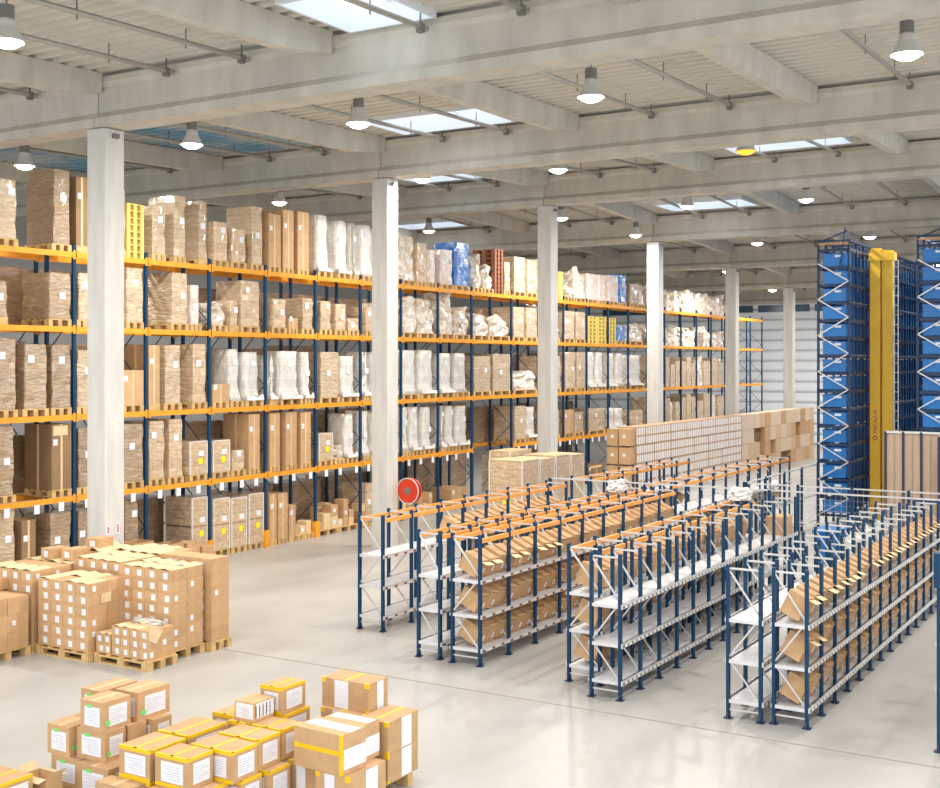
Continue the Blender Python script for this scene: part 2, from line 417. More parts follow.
def pallet(x0, x1, y0, y1, z, label, group, m='pallet_wood'):
    global NPAL; NPAL += 1
    me, L, W = pallet_mesh(x1-x0, y1-y0, m)
    o = inst('pallet', me, None, (x0, y0, z), scale=((x1-x0)/L, (y1-y0)/W, 1))
    return tag(o, label, 'pallet', group)
def big_pallet(x0, x1, y0, y1, label, group=None):
    t = empty('pallet', (x0, y0, 0)); tag(t, label, 'pallet', group or 'wooden pallets on the floor')
    d, bl, bt = pallet_parts(x1-x0, y1-y0)
    d.build('deck', 'pallet_wood', t)
    W = y1-y0; L = x1-x0
    for x in (0, L/2-.05, L-.10):
        for y in (0, W/2-.07, W-.145): MB().box(x, x+.10, y, y+.145, .022, .1).build('block', 'pallet_wood', t)
    bt.build('runner', 'pallet_wood', t)
    return t

# ------------------------------------------------------------------ tall pallet rack
RY = 19.5; RD = 0.9
US = [12.74+1.945*i for i in range(11)]; US[-1] = 32.19
UR = [34.74+1.905*i for i in range(15)]
LEV = [0, 1.76, 3.40, 5.18, 6.69]
LN = ['floor level', 'lowest beam level', 'second beam level', 'third beam level', 'top level']
def rack(name_label, uprights, y0, y1, lower, guard=(), cards=True, h=6.9, orange='rack_orange', rear=True, skip=False):
    t = empty('pallet_rack', (uprights[0], y0, 0)); tag(t, name_label, 'pallet rack')
    ox, oy = uprights[0], y0
    D = y1-y0
    up = MB().box(-.036,.036,0,.06,0,h).box(-.08,.08,-.03,.11,0,.012).mesh('upright', 'rack_blue')
    for X in (uprights[1:] if skip else uprights):
        inst('upright', up, t, (X-ox, 0, 0))
        if rear: inst('rear_upright', up, t, (X-ox, D-.08, 0))
        b = MB(); z = .2; s = 0
        while z+.75 < h:
            a, c = (.06, D-.06) if s else (D-.06, .06)
            b.bar((X-ox, a, z), (X-ox, c, z+.75), .018); z += .75; s ^= 1
        b.build('frame_brace', 'dark_blue', t)
        if X in guard: MB().box(-.06,.06,-.05,-.035,0,.42).box(-.075,-.06,-.05,.08,0,.42).box(.06,.075,-.05,.08,0,.42).build('upright_guard', 'rack_orange', t, (X-ox,0,0))
    for a, b in zip(uprights, uprights[1:]):
        for li_, z in enumerate(LEV[1:]):
            if z < lower(a): continue
            L = b-a-.09
            m = MB().box(0, L, -.035, 0, -.055, .055).box(-.03,.03,-.045,-.035,-.09,.09).box(L-.03,L+.03,-.045,-.035,-.09,.09)
            m.build('beam', orange, t, (a-ox+.045, 0, z))
            if rear: MB().box(0, L, 0, .035, -.055, .055).build('rear_beam', orange, t, (a-ox+.045, D, z))
            if li_ == 0 and cards and a < 45:
                for q in range(3):
                    cx = L*(q+.5)/3+random.uniform(-.08,.08)
                    MB().box(cx-.065, cx+.065, -.05, -.046, -.22, -.04).build('location_card', 'paper', t, (a-ox+.045, 0, z))
    return t
rack('tall blue and orange pallet rack, long left run including the open portal bay', US+[34.74], RY, RY+RD, lambda a: 2.0 if a > 32 else 0, guard=(US[4],US[5],US[6]))
rack('tall blue and orange pallet rack, long far run ending near the white wall', UR, RY, RY+RD, lambda a: 0, skip=True)
rack('rear rack run standing back to back behind the tall rack', [12.74+1.945*i for i in range(16)], RY+RD+.25, RY+2*RD+.25, lambda a: 0, cards=False, rear=False)
REARX = [12.74+1.945*i for i in range(16)]
for i, (a, b) in enumerate(zip(REARX, REARX[1:])):
    for li_, z in enumerate(LEV[:4]):
        if (i*5+li_*3) % 7 == 6: continue
        zb = z+.055 if li_ else 0.0
        h = [1.5,1.4,1.55,1.25][li_]*random.uniform(.85,1.0)
        o = MB().box(.07, b-a-.07-random.uniform(0,.2), .12, RD-.05, 0, h).build('wrapped_load', 'film_brown'); o.location = (a, RY+RD+.25, zb)
        tag(o, 'dark wrapped load in the rear rack row, half hidden behind the front loads', 'wrapped load', 'loads in the rear rack row')

# ------------------------------------------------------------------ loads in the tall rack
def load_mesh(w, d, h, style, seed, lean=0):
    r = random.Random(seed)
    m = MB(); n = 24; nz = max(6, int(h/.14))
    lump = style in ('heap',)
    rc = .06 if style in ('film_kraft','film_brown','film_carton') else .12 if not lump else .16
    def ring(sx, sy):
        c = .02 if rc < .1 else .07 if not lump else .12
        pts = []
        for (ax, ay, bx, by) in ((1,-1,1,1),(1,1,-1,1),(-1,1,-1,-1),(-1,-1,1,-1)):
            x0_, y0_, x1_, y1_ = ax*sx, ay*sy, bx*sx, by*sy
            L_ = math.hypot(x1_-x0_, y1_-y0_); e = min(.45, c/L_)
            for t in (e, .28, .44, .58, .74, 1-e): pts.append((x0_+(x1_-x0_)*t, y0_+(y1_-y0_)*t))
        return pts
    ph = [r.uniform(0, 6.28) for _ in range(6)]
    vs = []
    for kz in range(nz+1):
        t = kz/nz; z = h*t
        amp = .012 if not lump else .05
        f = 1.0
        if style == 'film_white': f = .80+.20*(1-min(1, t/.24))**1.6
        if lump: f = 1-.28*max(0, t-.45)-.04*math.sin(7*t+ph[0])
        if t > .985 and not lump: f *= .985
        for j, (x, y) in enumerate(ring(w/2*f, d/2*f)):
            a = 2*PI*j/n
            q = amp*(math.sin(3*a+9*t+ph[1])+.7*math.sin(5*a-13*t+ph[2])+.6*math.sin(2*a+21*t+ph[3]))
            k_ = 1+q/max(.25, math.hypot(x, y))
            zz = z
            if lump: zz = z*(1+.13*t*math.sin(2*a+ph[4])+.10*t*math.sin(3*a+ph[5]))
            vs.append((min(w/2, max(-w/2, x*k_))+lean*t, min(d/2, max(-d/2, y*k_)), zz))
    fs = [(a*n+i, a*n+(i+1)%n, (a+1)*n+(i+1)%n, (a+1)*n+i) for a in range(nz) for i in range(n)]
    fs.append(tuple(range(n-1,-1,-1)))
    top = len(vs); vs.append((lean, 0, h*(1.0 if not lump else 1.12)))
    fs += [(nz*n+i, nz*n+(i+1)%n, top) for i in range(n)]
    m.add(vs, fs); return m
LOOK = {'film_kraft':'shrink-wrapped load of stacked board', 'film_brown':'shrink-wrapped brown carton load', 'film_carton':'shrink-wrapped load of small cartons', 'film_white':'white wrapped column with flared skirt',
        'film_pink':'pinkish wrapped load', 'heap':'lumpy wrapped heap', 'film_blue':'blue wrapped load', 'kraft':'tall plain kraft carton', 'big':'large plain carton', 'strap':'strapped load with white edges',
        'small':'low kraft carton'}
NAME = {'film_kraft':'wrapped_load','film_brown':'wrapped_load','film_carton':'wrapped_load','film_white':'wrapped_column','film_pink':'wrapped_load','heap':'wrapped_heap','film_blue':'wrapped_load','kraft':'tall_carton','big':'large_carton','strap':'strapped_load','small':'carton'}
bayno = {}
ups_all = US+UR
def bay_of(x):
    for i in range(len(ups_all)-1):
        if ups_all[i] <= x < ups_all[i+1]: return i-1     # bay 0 is the first in view
    return len(ups_all)-2
items = {}     # (level, bay) -> list of (x0, x1, h, type, pallet?)
def put(lv, pxl, pxr, ytop, ty, pal=True):
    Yf = RY+.02
    x0, x1 = atY(pxl, Yf), atY(pxr, Yf)
    zt = zat((pxl+pxr)/2, ytop, Yf)
    b = bay_of((x0+x1)/2)
    z0 = LEV[lv]+(.055 if lv else 0)+(.15 if pal else 0.002)
    items.setdefault((lv, b), []).append((x0, x1, zt-z0, ty, pal))
K,W_,B_,CN,P_,HP,BL = 'film_kraft','film_white','film_brown','film_carton','film_pink','heap','film_blue'
# top level
for a in [(-6,18.5,179,K),(52,75,170,B_),(76.5,88,177,'big'),(118,126,190,K),(127,146,200,'stack_yellow'),(152,166,206,K),(174,186,196,K),(199,209,201,K),(213,229,222,CN),(231,247,229,CN),(251,266,207,CN),
          (269,281,214,'kraft'),(283.5,294,210,'kraft'),(298,309,212,'kraft'),(318,333,215,W_),(338,352,221,W_),(354,361,223,W_),(363,376,225,W_),(378,399,230,W_),
          (403,416,237,HP),(417,427,243,CN),(428,438,250,P_),(441,454,250,P_),(455.5,470,243,BL),(473.5,483,257,HP),(484.5,494,268,HP),(495,503,248,'stack_red'),(504,511,262,K),(514,526,257,CN),(527,538,260,CN),(541,553,262,HP),
          (559,566,271,'stack_yellow'),(568,575,285,HP),(576,586,272,HP),(588,598,274,P_),(599,606,275,P_),(609,619,276,P_),(620,627,275,BL),(630,637,284,B_),(638,645,286,HP)]: put(4, *a)
for a in [(-6,8,281,B_),(49,74,273,B_),(77,93,273,K),(126.5,145,268,K),(171,189,273,K),(191,202,285,P_),(213,228,305,HP),(229.5,239,300,CN),(241,260,281,CN),(272,287,299,CN),(289,298,318,'small'),(302,314,298,K),
          (320,332,301,CN),(335,347,304,CN),(348.5,360,318,CN),(366,376,307,CN),(378,398,305,HP),(403,419,300,HP),(420,436,303,HP),(441,455,296,HP),(456.5,470,310,HP),(473.5,490,315,HP),(492,510,318,HP),(513,525,307,CN),(526,538,308,CN),(541,560,309,HP),
          (564,575,311,CN),(576,585.5,312,CN),(588.5,597,313,'stack_yellow'),(598,606,313,'stack_yellow'),(609,616,314,'stack_yellow'),(617,626,326,BL),(630,643,326,HP)]: put(3, *a)
for a in [(-6,18,338,B_),(23,49,344,B_),(51.5,74,345,B_),(77,93,350,K),(123,145,370,'kraft'),(149,160,345,'kraft'),(164,182,345,K),(192,208,344,CN),(213,229,384,'small'),(231,244,349,W_),(246,265,352,W_),(270,278,355,W_),(281,303,351,W_),(305,315,352,W_),
          (320,340,352,K),(342,359,356,W_),(364,372,352,W_),(374,398,352,W_),(403,420,350,W_),(421.5,437,350,W_),(441,455,353,W_),(457,470,353,W_),(474,491,356,K),(493,511,354,K),(514,537,373,HP),(540,561,356,K),
          (565,576,352,CN),(577,585.5,352,K),(589,597,352,W_),(598,606,352,W_),(609,617,353,W_),(618,626,353,W_),(630,644,355,W_)]: put(2, *a)
for a in [(-6,16,426,B_),(52,74,424,'big'),(77,94,428,B_),(124,145,424,B_),(149,165,421,CN),(168,184,419,CN),(190,208,441,'strap'),(213,230,440,'strap'),(231.5,246,450,CN),(249,260,414,'kraft'),(270,280,413,'kraft'),(286,297,412,'kraft'),(301,311,412,'kraft'),
          (319,333,433,'strap'),(335,345,446,HP),(347,358,414,W_),(364,372,411,W_),(374,398,411,W_),(403,411,407,W_),(412.5,422,407,W_),(424,435,407,W_),(441,447,406,W_),(448.5,457,406,W_),(459,470,406,W_),(515,526,406,CN),(528,538,407,W_),
          (541,560,410,K),(565,574,410,'kraft'),(575,584,412,K),(589,605,408,K),(609,617,408,W_),(618,626,408,W_),(631,643,410,CN)]: put(1, *a)
for a in [(-6,17,508,K),(22,36,520,'big'),(50,72,512,B_),(77,94,510,B_),(124,140,500,B_),(192,208,497,'strap'),(213.5,230,498,'strap'),(231.5,247,497,'strap'),(249,265,493,'strap'),(270,277,494,'kraft'),(278.5,288,493,'kraft'),(289.5,296,505,'kraft'),
          (366,374,483,CN),(452,468,488,'small'),(565,573,470,CN),(574,585,462,W_),(589,605,465,'big')]: put(0, *a, True)
R = random.Random(11)
for lv in range(5):
    for b in range(22):
        xa, xb = ups_all[b+1], ups_all[b+2]
        if b >= 13 and (lv, b) not in items or (b >= 13 and lv == 0 and False):
            if lv == 0: continue
            if lv == 1 and b < 13: continue
            n = R.choice([2,2,3]) if lv > 2 else 3
            if b >= 19 and lv < 4: n = 2
            gap = (xb-xa-.14)/n
            hm = {4:.85, 3:.8, 2:1.3, 1:1.25}[lv]
            ty = {4:[HP,HP,HP,P_], 3:[HP,HP,B_,HP], 2:[K,CN,K,HP], 1:[K,CN,W_,K]}[lv]
            for q in range(n):
                items.setdefault((lv, b), []).append((xa+.07+gap*q+.02, xa+.07+gap*(q+1)-.02, hm*R.uniform(.75,1.05), R.choice(ty), b < 17))
def std_label(mb_parent, w, h, r, big=1.0):
    s = .07*big
    x = r.uniform(-w*.2, w*.2); z = h*r.uniform(.45,.85)
    return x, z, s
def add_load(lv, b, q, x0, x1, h, ty, pal):
    r = random.Random(lv*1000+b*10+q)
    # stay between the uprights
    for X in ups_all:
        if x0 < X+.06 and x1 > X-.06:
            if (x0+x1)/2 > X: x0 = X+.062
            else: x1 = X-.062
    w = x1-x0
    if w < .12: return
    z = LEV[lv]+(.056 if lv else 0)
    where = '%s, %s rack bay from left, %s along' % (LN[lv], ordw(b) if b >= 0 else 'leftmost', ORD[q])
    d = .84
    y0 = RY+.02
    if ty.startswith('stack'):
        pm = 'pallet_yellow' if 'yellow' in ty else 'pallet_red'
        n = max(1, int((h+.15)/.15))
        for i in range(n):
            pallet(x0, x1, y0, y0+d, z+.146*i, 'empty %s pallet, %s up, stack %s along, %s, %s rack bay' % ('yellowish' if 'yellow' in ty else 'reddish', ORD[i], ORD[q], LN[lv], ordw(b)), 'empty pallets stacked in the rack', pm)
        return
    if pal:
        pallet(x0, x1, y0, y0+d, z, 'pallet under the %s, ' % {'kraft':'kraft carton','big':'large carton','small':'low carton','strap':'strapped load'}.get(ty, 'wrapped load')+where, 'pallets under loads in the tall rack'); z += .145
    z += .001
    cx = (x0+x1)/2; cy = y0+d/2
    nm = NAME[ty]; lab = LOOK[ty]+', '+where
    if ty in ('kraft', 'big', 'small'):
        depth = d-.02
        m = 'kraft' if ty != 'big' else 'kraft_dark'
        o = MB().box(-w/2, w/2, -depth/2, depth/2, 0, h).build(nm, m); o.location = (cx, cy, z)
        MB().box(-w/2-.002, -w/2+.0, -.03, .03, 0, h).build('tape', 'tape_clear', o); MB().box(-.025,.025,-depth/2-.002,-depth/2,0,h).build('tape', 'tape_clear', o)
        if ty == 'big' and w > .4: MB().box(-w*.42,w*.3,-depth/2-.004,-depth/2-.002,h*.83,h*.98).build('sleeve','kraft_pale',o)
        lm = MB().box(-w/2+.04, -w/2+.04+.10, -depth/2-.005, -depth/2-.002, h*.68, h*.68+.12); lm.build('label', 'paper', o)
    elif ty == 'strap':
        o = MB().box(-w/2, w/2, -d/2, d/2, 0, h).build(nm, 'film_carton'); o.location = (cx, cy, z)
        e = .025
        s = MB()
        for sx in (-1,1):
            for sy in (-1,1):
                s.box(sx*w/2-(e if sx > 0 else .004), sx*w/2+(e if sx < 0 else .004), sy*d/2-(e if sy > 0 else .004), sy*d/2+(e if sy < 0 else .004), 0, h)
        s.box(-w/2,w/2,-d/2-.004,-d/2+.02,h-.02,h+.004)
        s.build('edge_strip', 'film_skirt', o)
        MB().box(-.01,.12,-d/2-.006,-d/2-.002,h*.3,h*.3+.14).build('label', 'sticker_yellow', o)
        MB().box(.0,.16,-d/2-.006,-d/2-.002,h*.55,h*.55+.12).build('label', 'paper', o)
        if lv == 0:
            MB().box(-w/2,w/2,-d/2-.003,d/2,h*.48,h*.5).build('mid_board','kraft_dark',o)
    else:
        lean = r.choice([0,0,.0,.03,-.03]) if w > .3 else 0
        mt = ty if ty != 'heap' else 'film_heap'
        o = load_mesh(w-.03-abs(lean)*2, d, h, ty, lv*1000+b*10+q, 0).build(nm, mt); o.location = (cx, cy, z)
        if ty in ('film_white','film_kraft','film_brown','film_carton') and h > .5:
            if ty == 'film_white': smooth(o)
        x, zz, s = std_label(o, w, h, r)
        f = .84 if ty == 'film_white' else 1
        if ty == 'heap': f = .93; zz = h*.4
        if b < 17: MB().box(x-s, x+s, -d/2*f-.006, -d/2*f-.001, zz-s, zz+s).build('label', 'paper', o)
        if ty == 'film_white' and r.random() < .7:
            sk = MB()
            n = 24; vs = []
            for j in range(n+1):
                t = j/n; xx = -w/2+.01+(w-.02)*t
                vs += [(xx, -d/2-.004, .12+.05*math.sin(5*t+q)+.015*math.sin(17*t)), (xx, -d/2-.03, .0)]
            sk.add(vs, [(2*j,2*j+2,2*j+3,2*j+1) for j in range(n)])
            sk.build('film_skirt', 'film_skirt', o)
    tag(o, lab, 'load' if 'carton' not in nm else 'carton', 'loads on the tall pallet rack')
for (lv, b), L_ in sorted(items.items()):
    L_.sort()
    prev = -1e9
    for q, (x0, x1, h, ty, pal) in enumerate(L_):
        x0 = max(x0, prev+.005)
        add_load(lv, b, q, x0, x1, max(h, .15), ty, pal); prev = x1

# ------------------------------------------------------------------ cartons
def carton_mb(w, d, h, open_top=False, flap=.0, r=None):
    """w along X, d along Y; origin at the base centre"""
    m = MB()
    if open_top:
        t = .008
        m.box(-w/2,w/2,-d/2,d/2,0,t).box(-w/2,w/2,-d/2,-d/2+t,t,h).box(-w/2,w/2,d/2-t,d/2,t,h).box(-w/2,-w/2+t,-d/2+t,d/2-t,t,h).box(w/2-t,w/2,-d/2+t,d/2-t,t,h)
    else:
        m.box(-w/2,w/2,-d/2,d/2,0,h-.005)
        m.box(-w/2,w/2,-d/2,-.003,h-.005,h).box(-w/2,w/2,.003,d/2,h-.005,h)
    return m
_cc = {}
def carton_mesh(w, d, h, m='kraft', open_top=False):
    k_ = (round(w,3), round(d,3), round(h,3), m, open_top)
    if k_ not in _cc: _cc[k_] = carton_mb(w, d, h, open_top).mesh('carton', m)
    return _cc[k_]
lab_me = MB().box(-.045,.045,-.002,0,-.05,.05).mesh('label', 'paper')
lab_x = MB().box(-.002,0,-.055,.055,-.05,.05).mesh('label', 'paper')
# pallet stacks of small cartons at the left
def flap_mesh(w, d, a, m='kraft_pale'):
    # two lid halves standing slightly ajar
    t = MB()
    for s in (-1, 1):
        hgt = d/2*math.sin(a); run = d/2*math.cos(a)
        t.add([(-w/2, s*d/2, 0), (w/2, s*d/2, 0), (w/2, s*(d/2-run), hgt), (-w/2, s*(d/2-run), hgt),
               (-w/2, s*d/2, .006), (w/2, s*d/2, .006), (w/2, s*(d/2-run), hgt+.006), (-w/2, s*(d/2-run), hgt+.006)],
              [(0,1,2,3),(7,6,5,4),(0,4,5,1),(1,5,6,2),(2,6,7,3),(3,7,4,0)])
    return t.mesh('lid_flaps', m)
flaps = {}; filler = MB()
def stack(x0, x1, y0, y1, z0, nx, ny, nz, h, where, seed, labels=True, small=False, top_open=True, rows=99):
    r = random.Random(seed)
    w = (x1-x0)/nx; d = (y1-y0)/ny
    me = carton_mesh(w-.006, d-.006, h-.002)
    for iz in range(nz):
        for ix in range(nx):
            for iy in range(ny):
                x = x0+w*(ix+.5); y = y0+d*(iy+.5)
                if iz < nz-rows or (iz < nz-1 and ix > 0 and (iy > 0 or rows < 9)):
                    filler.box(x-w/2+.004, x+w/2-.004, y-d/2+.004, y+d/2-.004, z0+h*iz, z0+h*(iz+1)-.003); continue
                jx, jy = r.uniform(-.0025,.0025), r.uniform(-.0025,.0025)
                o = inst('carton', me, None, (x+jx, y+jy, z0+h*iz))
                col = ORD[ny-1-iy]
                tag(o, '%s carton, %s layer down, %s from left, %s file, %s' % ('tiny' if small else 'small', ORD[nz-1-iz], col, ORD[ix], where), 'carton', 'small cartons stacked on pallets')
                if labels and (ix == 0): inst('label', lab_x, o, (-w/2+.0015, r.uniform(-.02,.02)-d*.12, h*.5), scale=(1, .8 if not small else .6, min(1.0, h*.55/.1)))
                if labels and iy == 0 and r.random() < .25: inst('label', lab_me, o, (-w*.2, -d/2+.0015, h*.5), scale=(.7,1,.8))
                if iz == nz-1 and top_open and r.random() < .85:
                    a = r.choice([.15,.28,.42,.2,.1])
                    k_ = (round(w,3), round(d,3), a)
                    if k_ not in flaps: flaps[k_] = flap_mesh(w-.01, d-.01, a)
                    inst('lid_flaps', flaps[k_], o, (0,0,h-.001))
G = .146
big_pallet(12.4,13.2,14.25,15.42,'wooden pallet under the six-layer carton stack with a blank sheet')
stack(12.42,13.18,14.27,15.40,G,2,4,6,.171,'six-layer stack with blank sheet',1)
tag(MB().box(12.66,12.86,14.262,14.266,.85,1.0).build('paper_sheet','kraft_pale'),'blank cream paper sheet stuck on the six-layer carton stack','paper sheet')
big_pallet(12.49,13.08,13.08,14.23,'wooden pallet under the low stack of tiny cartons')
stack(12.52,13.04,13.12,13.88,G,2,4,3,.145,'low tiny-carton stack',2,small=True)
stack(12.52,13.04,13.90,14.22,G,2,2,2,.145,'left end of low tiny-carton stack',3,small=True)
tag(MB().box(-.1,.1,-.003,.0,-.11,.11).build('kraft_sheet','kraft_pale',None,(12.62,13.10,.52)),'cream paper sheet hanging on the corner of the low tiny-carton stack','paper sheet').rotation_euler = (0,.5,-.4)
big_pallet(13.12,13.84,13.26,14.42,'wooden pallet under the seven-layer carton stack')
stack(13.14,13.82,13.28,14.40,G,2,4,7,.173,'seven-layer stack',4)
tag(load_mesh(.16,.6,.05,'heap',5).build('film_scrap','film_skirt',None,(13.16,13.75,.585)),'crumpled clear film scrap lying behind the tiny cartons','plastic film')
bpy.data.objects['film_scrap'].location = (12.94,13.55,.585)
big_pallet(13.88,14.34,13.16,14.30,'wooden pallet under the right-hand end stack of mixed cartons')
stack(13.90,14.30,13.18,14.28,G,1,2,6,.215,'right-hand end stack of larger cartons',6,top_open=False)
big_pallet(11.5,12.30,15.42,16.55,'wooden pallet under the three-layer stack of bigger cartons at left')
stack(11.52,12.28,15.44,16.53,G,2,3,3,.262,'three-layer stack at left edge',7,top_open=False)
big_pallet(12.38,13.18,15.50,16.62,'wooden pallet under the carton stack behind the blank-sheet stack')
stack(12.40,13.16,15.52,16.60,G,2,4,6,.185,'stack behind the blank-sheet stack',8, rows=2)
big_pallet(13.26,14.06,14.50,15.62,'wooden pallet under the stack behind the seven-layer stack')
stack(13.28,14.04,14.52,15.60,G,2,4,7,.173,'stack behind seven-layer stack',9, rows=2)
big_pallet(13.26,14.06,15.70,16.82,'wooden pallet under the stack left of the first column')
stack(13.28,14.04,15.72,16.80,G,2,4,6,.18,'stack left of first column',10,top_open=True)
big_pallet(14.14,14.94,14.50,15.62,'wooden pallet under the stack before the first column')
stack(14.16,14.92,14.52,15.60,G,2,4,7,.173,'stack before first column',12, rows=2)
big_pallet(14.14,14.94,15.70,16.60,'wooden pallet under the rear stack touching the first column')
stack(14.16,14.92,15.72,16.58,G,2,3,6,.19,'rear stack touching first column',13, rows=2)
for i, (x, y, z, lab) in enumerate([(13.5,16.3,1.25,'single carton lying on the stack left of the first column, leftmost'),(13.62,15.95,1.25,'single carton lying on the stack left of the first column, right one'),(14.4,16.25,1.31,'single carton standing on the rear stack just before the first column'),(12.25,16.2,.94,'single carton on the three-layer stack at the left edge')]):
    o = inst('carton', carton_mesh(.36,.28,.18), None, (x, y, z), (0,0,.1*(i-1))); tag(o, lab, 'carton'); inst('label', lab_x, o, (-.181,0,.09))

tag(filler.build('cartons','kraft'), 'dense mass of hidden cartons inside and at the back of the pallet stacks', 'cartons', kind='stuff')
# large cartons in front
def fg(name_look, x0, x1, y0, y1, z0, z1, style, label, rz=0, tilt=0, op=False):
    w, d, h = x1-x0, y1-y0, z1-z0
    t = empty('carton', ((x0+x1)/2, (y0+y1)/2, z0), rz); t.rotation_euler = (tilt, 0, rz)
    tag(t, label, 'carton', 'large cartons piled in the foreground')
    bd_ = inst('body', carton_mesh(w, d, h, 'kraft', op), t)
    if op:
        f = MB()
        for s in (-1,1):
            f.add([(-w/2,s*d/2,h),(w/2,s*d/2,h),(w/2,s*(d/2+.06),h+.07),(-w/2,s*(d/2+.06),h+.07)], [(0,1,2,3)])
            f.add([(s*w/2,-d/2,h),(s*w/2,d/2,h),(s*(w/2+.09),d/2,h-.02),(s*(w/2+.09),-d/2,h-.02)], [(0,1,2,3)])
        f.build('lid_flap','kraft_pale',t)
        MB().box(-w/2+.01,w/2-.01,-d/2+.01,d/2-.01,h*.55,h*.56).build('contents','paper',t)
    e = .0015
    Tm = 'tape_clear' if style in ('green','plain') else 'tape_yellow'
    if not op:
        if style in ('green','plain'):
            MB().box(-w/2-e, w/2+e, -.03, .03, h, h+e).build('tape', Tm, t)
        elif style == 'yellow':
            tp = MB().box(-w/2-e, w/2+e, -.02, .02, h, h+e).box(-w/2-e,-w/2,-d/2,d/2,h-.035,h+e).box(-w/2,-w/2+.025,-d/2,d/2,h,h+e).box(-w/2-e,-w/2,-d/2,d/2,0,.035)
            tp.box(-w/2,w/2,-d/2-e,-d/2,h-.028,h+e).box(-w/2,w/2,-d/2,-d/2+.02,h,h+e)
            tp.build('tape', Tm, t)
        elif style == 'band':
            tp = MB().box(-w/2-e,-w/2+.03,-d/2-e,-d/2+.03,0,h+e)
            tp.box(-w/2-e,-w/2,-d/2,d/2,h*.48,h*.6); tp.build('tape', Tm, t)
        elif style == 'corner':
            tp = MB().box(-w/2-e,-w/2+.03,-d/2-e,-d/2+.05,h-.05,h+e).box(-w/2-e,-w/2+.03,-d/2-e,-d/2+.03,0,.03).box(-w/2-e,-w/2+.02,d/2-.05,d/2+e,h-.05,h+e).box(-w/2,w/2,-.02,.02,h,h+e)
            tp.build('tape', Tm, t)
    if style in ('green','yellow','print'):
        f = .72 if style != 'print' else .96
        for (ax, nm) in (('x','label'),('y','label')):
            p = MB()
            if ax == 'x': p.box(-w/2-2*e,-w/2-e/2,-d/2*f,d/2*f*.86,h*.16,h*(.8 if style != 'print' else .93))
            else: p.box(-w/2*f*.8,w/2*f,-d/2-2*e,-d/2-e/2,h*.16,h*(.82 if style != 'print' else .93))
            q = p.build('label','paper',t)
            g = MB()
            nl = 6
            for i in range(nl):
                zz = h*(.26+.08*i)
                if ax == 'x': g.box(-w/2-2.6*e,-w/2-2.1*e,-d*.28,d*(.1+.16*((i*7)%3)/2),zz,zz+.004)
                else: g.box(-w*.25,w*(.1+.2*((i*5)%3)/2),-d/2-2.6*e,-d/2-2.1*e,zz,zz+.004)
            if style == 'print':
                for i in range(5): g.box(-w*.4+i*w*.17,-w*.4+i*w*.17+.012,-d/2-2.6*e,-d/2-2.1*e,h*.2,h*.85)
            g.build('print_lines','ink_grey',q)
    if style == 'green':
        MB().box(-w/2-3.2*e,-w/2-2.7*e,-d*.0,d*.2,h*.76,h*.88).box(-w*.42,-w*.25,-d/2-3.2*e,-d/2-2.7*e,h*.2,h*.36).build('sticker','sticker_green',t)
    if style == 'plain':
        MB().box(-w*.2,w*.25,-d/2-2*e,-d/2-e,h*.1,h*.45).build('label','paper',t)
    if style in ('band','corner'):
        # wide white paper strips wrapped over the box
        p = MB().box(-w/2*.1,w/2*.55,-d/2-2*e,-d/2-e,0.02*h,h*.98) if style == 'corner' else MB().box(-w/2+.035,w/2,-d/2-2*e,-d/2-e,.12*h,.62*h)
        p.build('paper_strip','paper',t)
        p = MB().box(-w/2-2*e,-w/2-e,-d/2*.15,d/2*.45,0.02*h,h*.98) if style == 'corner' else MB().box(-w/2*.3,w/2*.6,-d/2,d/2*.9,h+.2*e,h+1.5*e)
        p.build('paper_strip','paper',t)
    return t
z0, z1, z2, z3 = .146, .453, .758, 1.062
big_pallet(8.22,9.45,9.2,10.25,'wooden pallet under the green-stickered carton pile','pallets under the front cartons')
big_pallet(8.05,9.40,7.88,9.12,'wooden pallet under the yellow-taped carton pile','pallets under the front cartons')
big_pallet(9.40,10.66,7.2,8.15,'wooden pallet under the white-banded carton pile','pallets under the front cartons')
big_pallet(9.46,10.4,8.24,9.1,'wooden pallet under the rear yellow-taped cartons','pallets under the front cartons')
big_pallet(7.4,8.15,9.6,10.4,'wooden pallet under the cartons at bottom left corner','pallets under the front cartons')
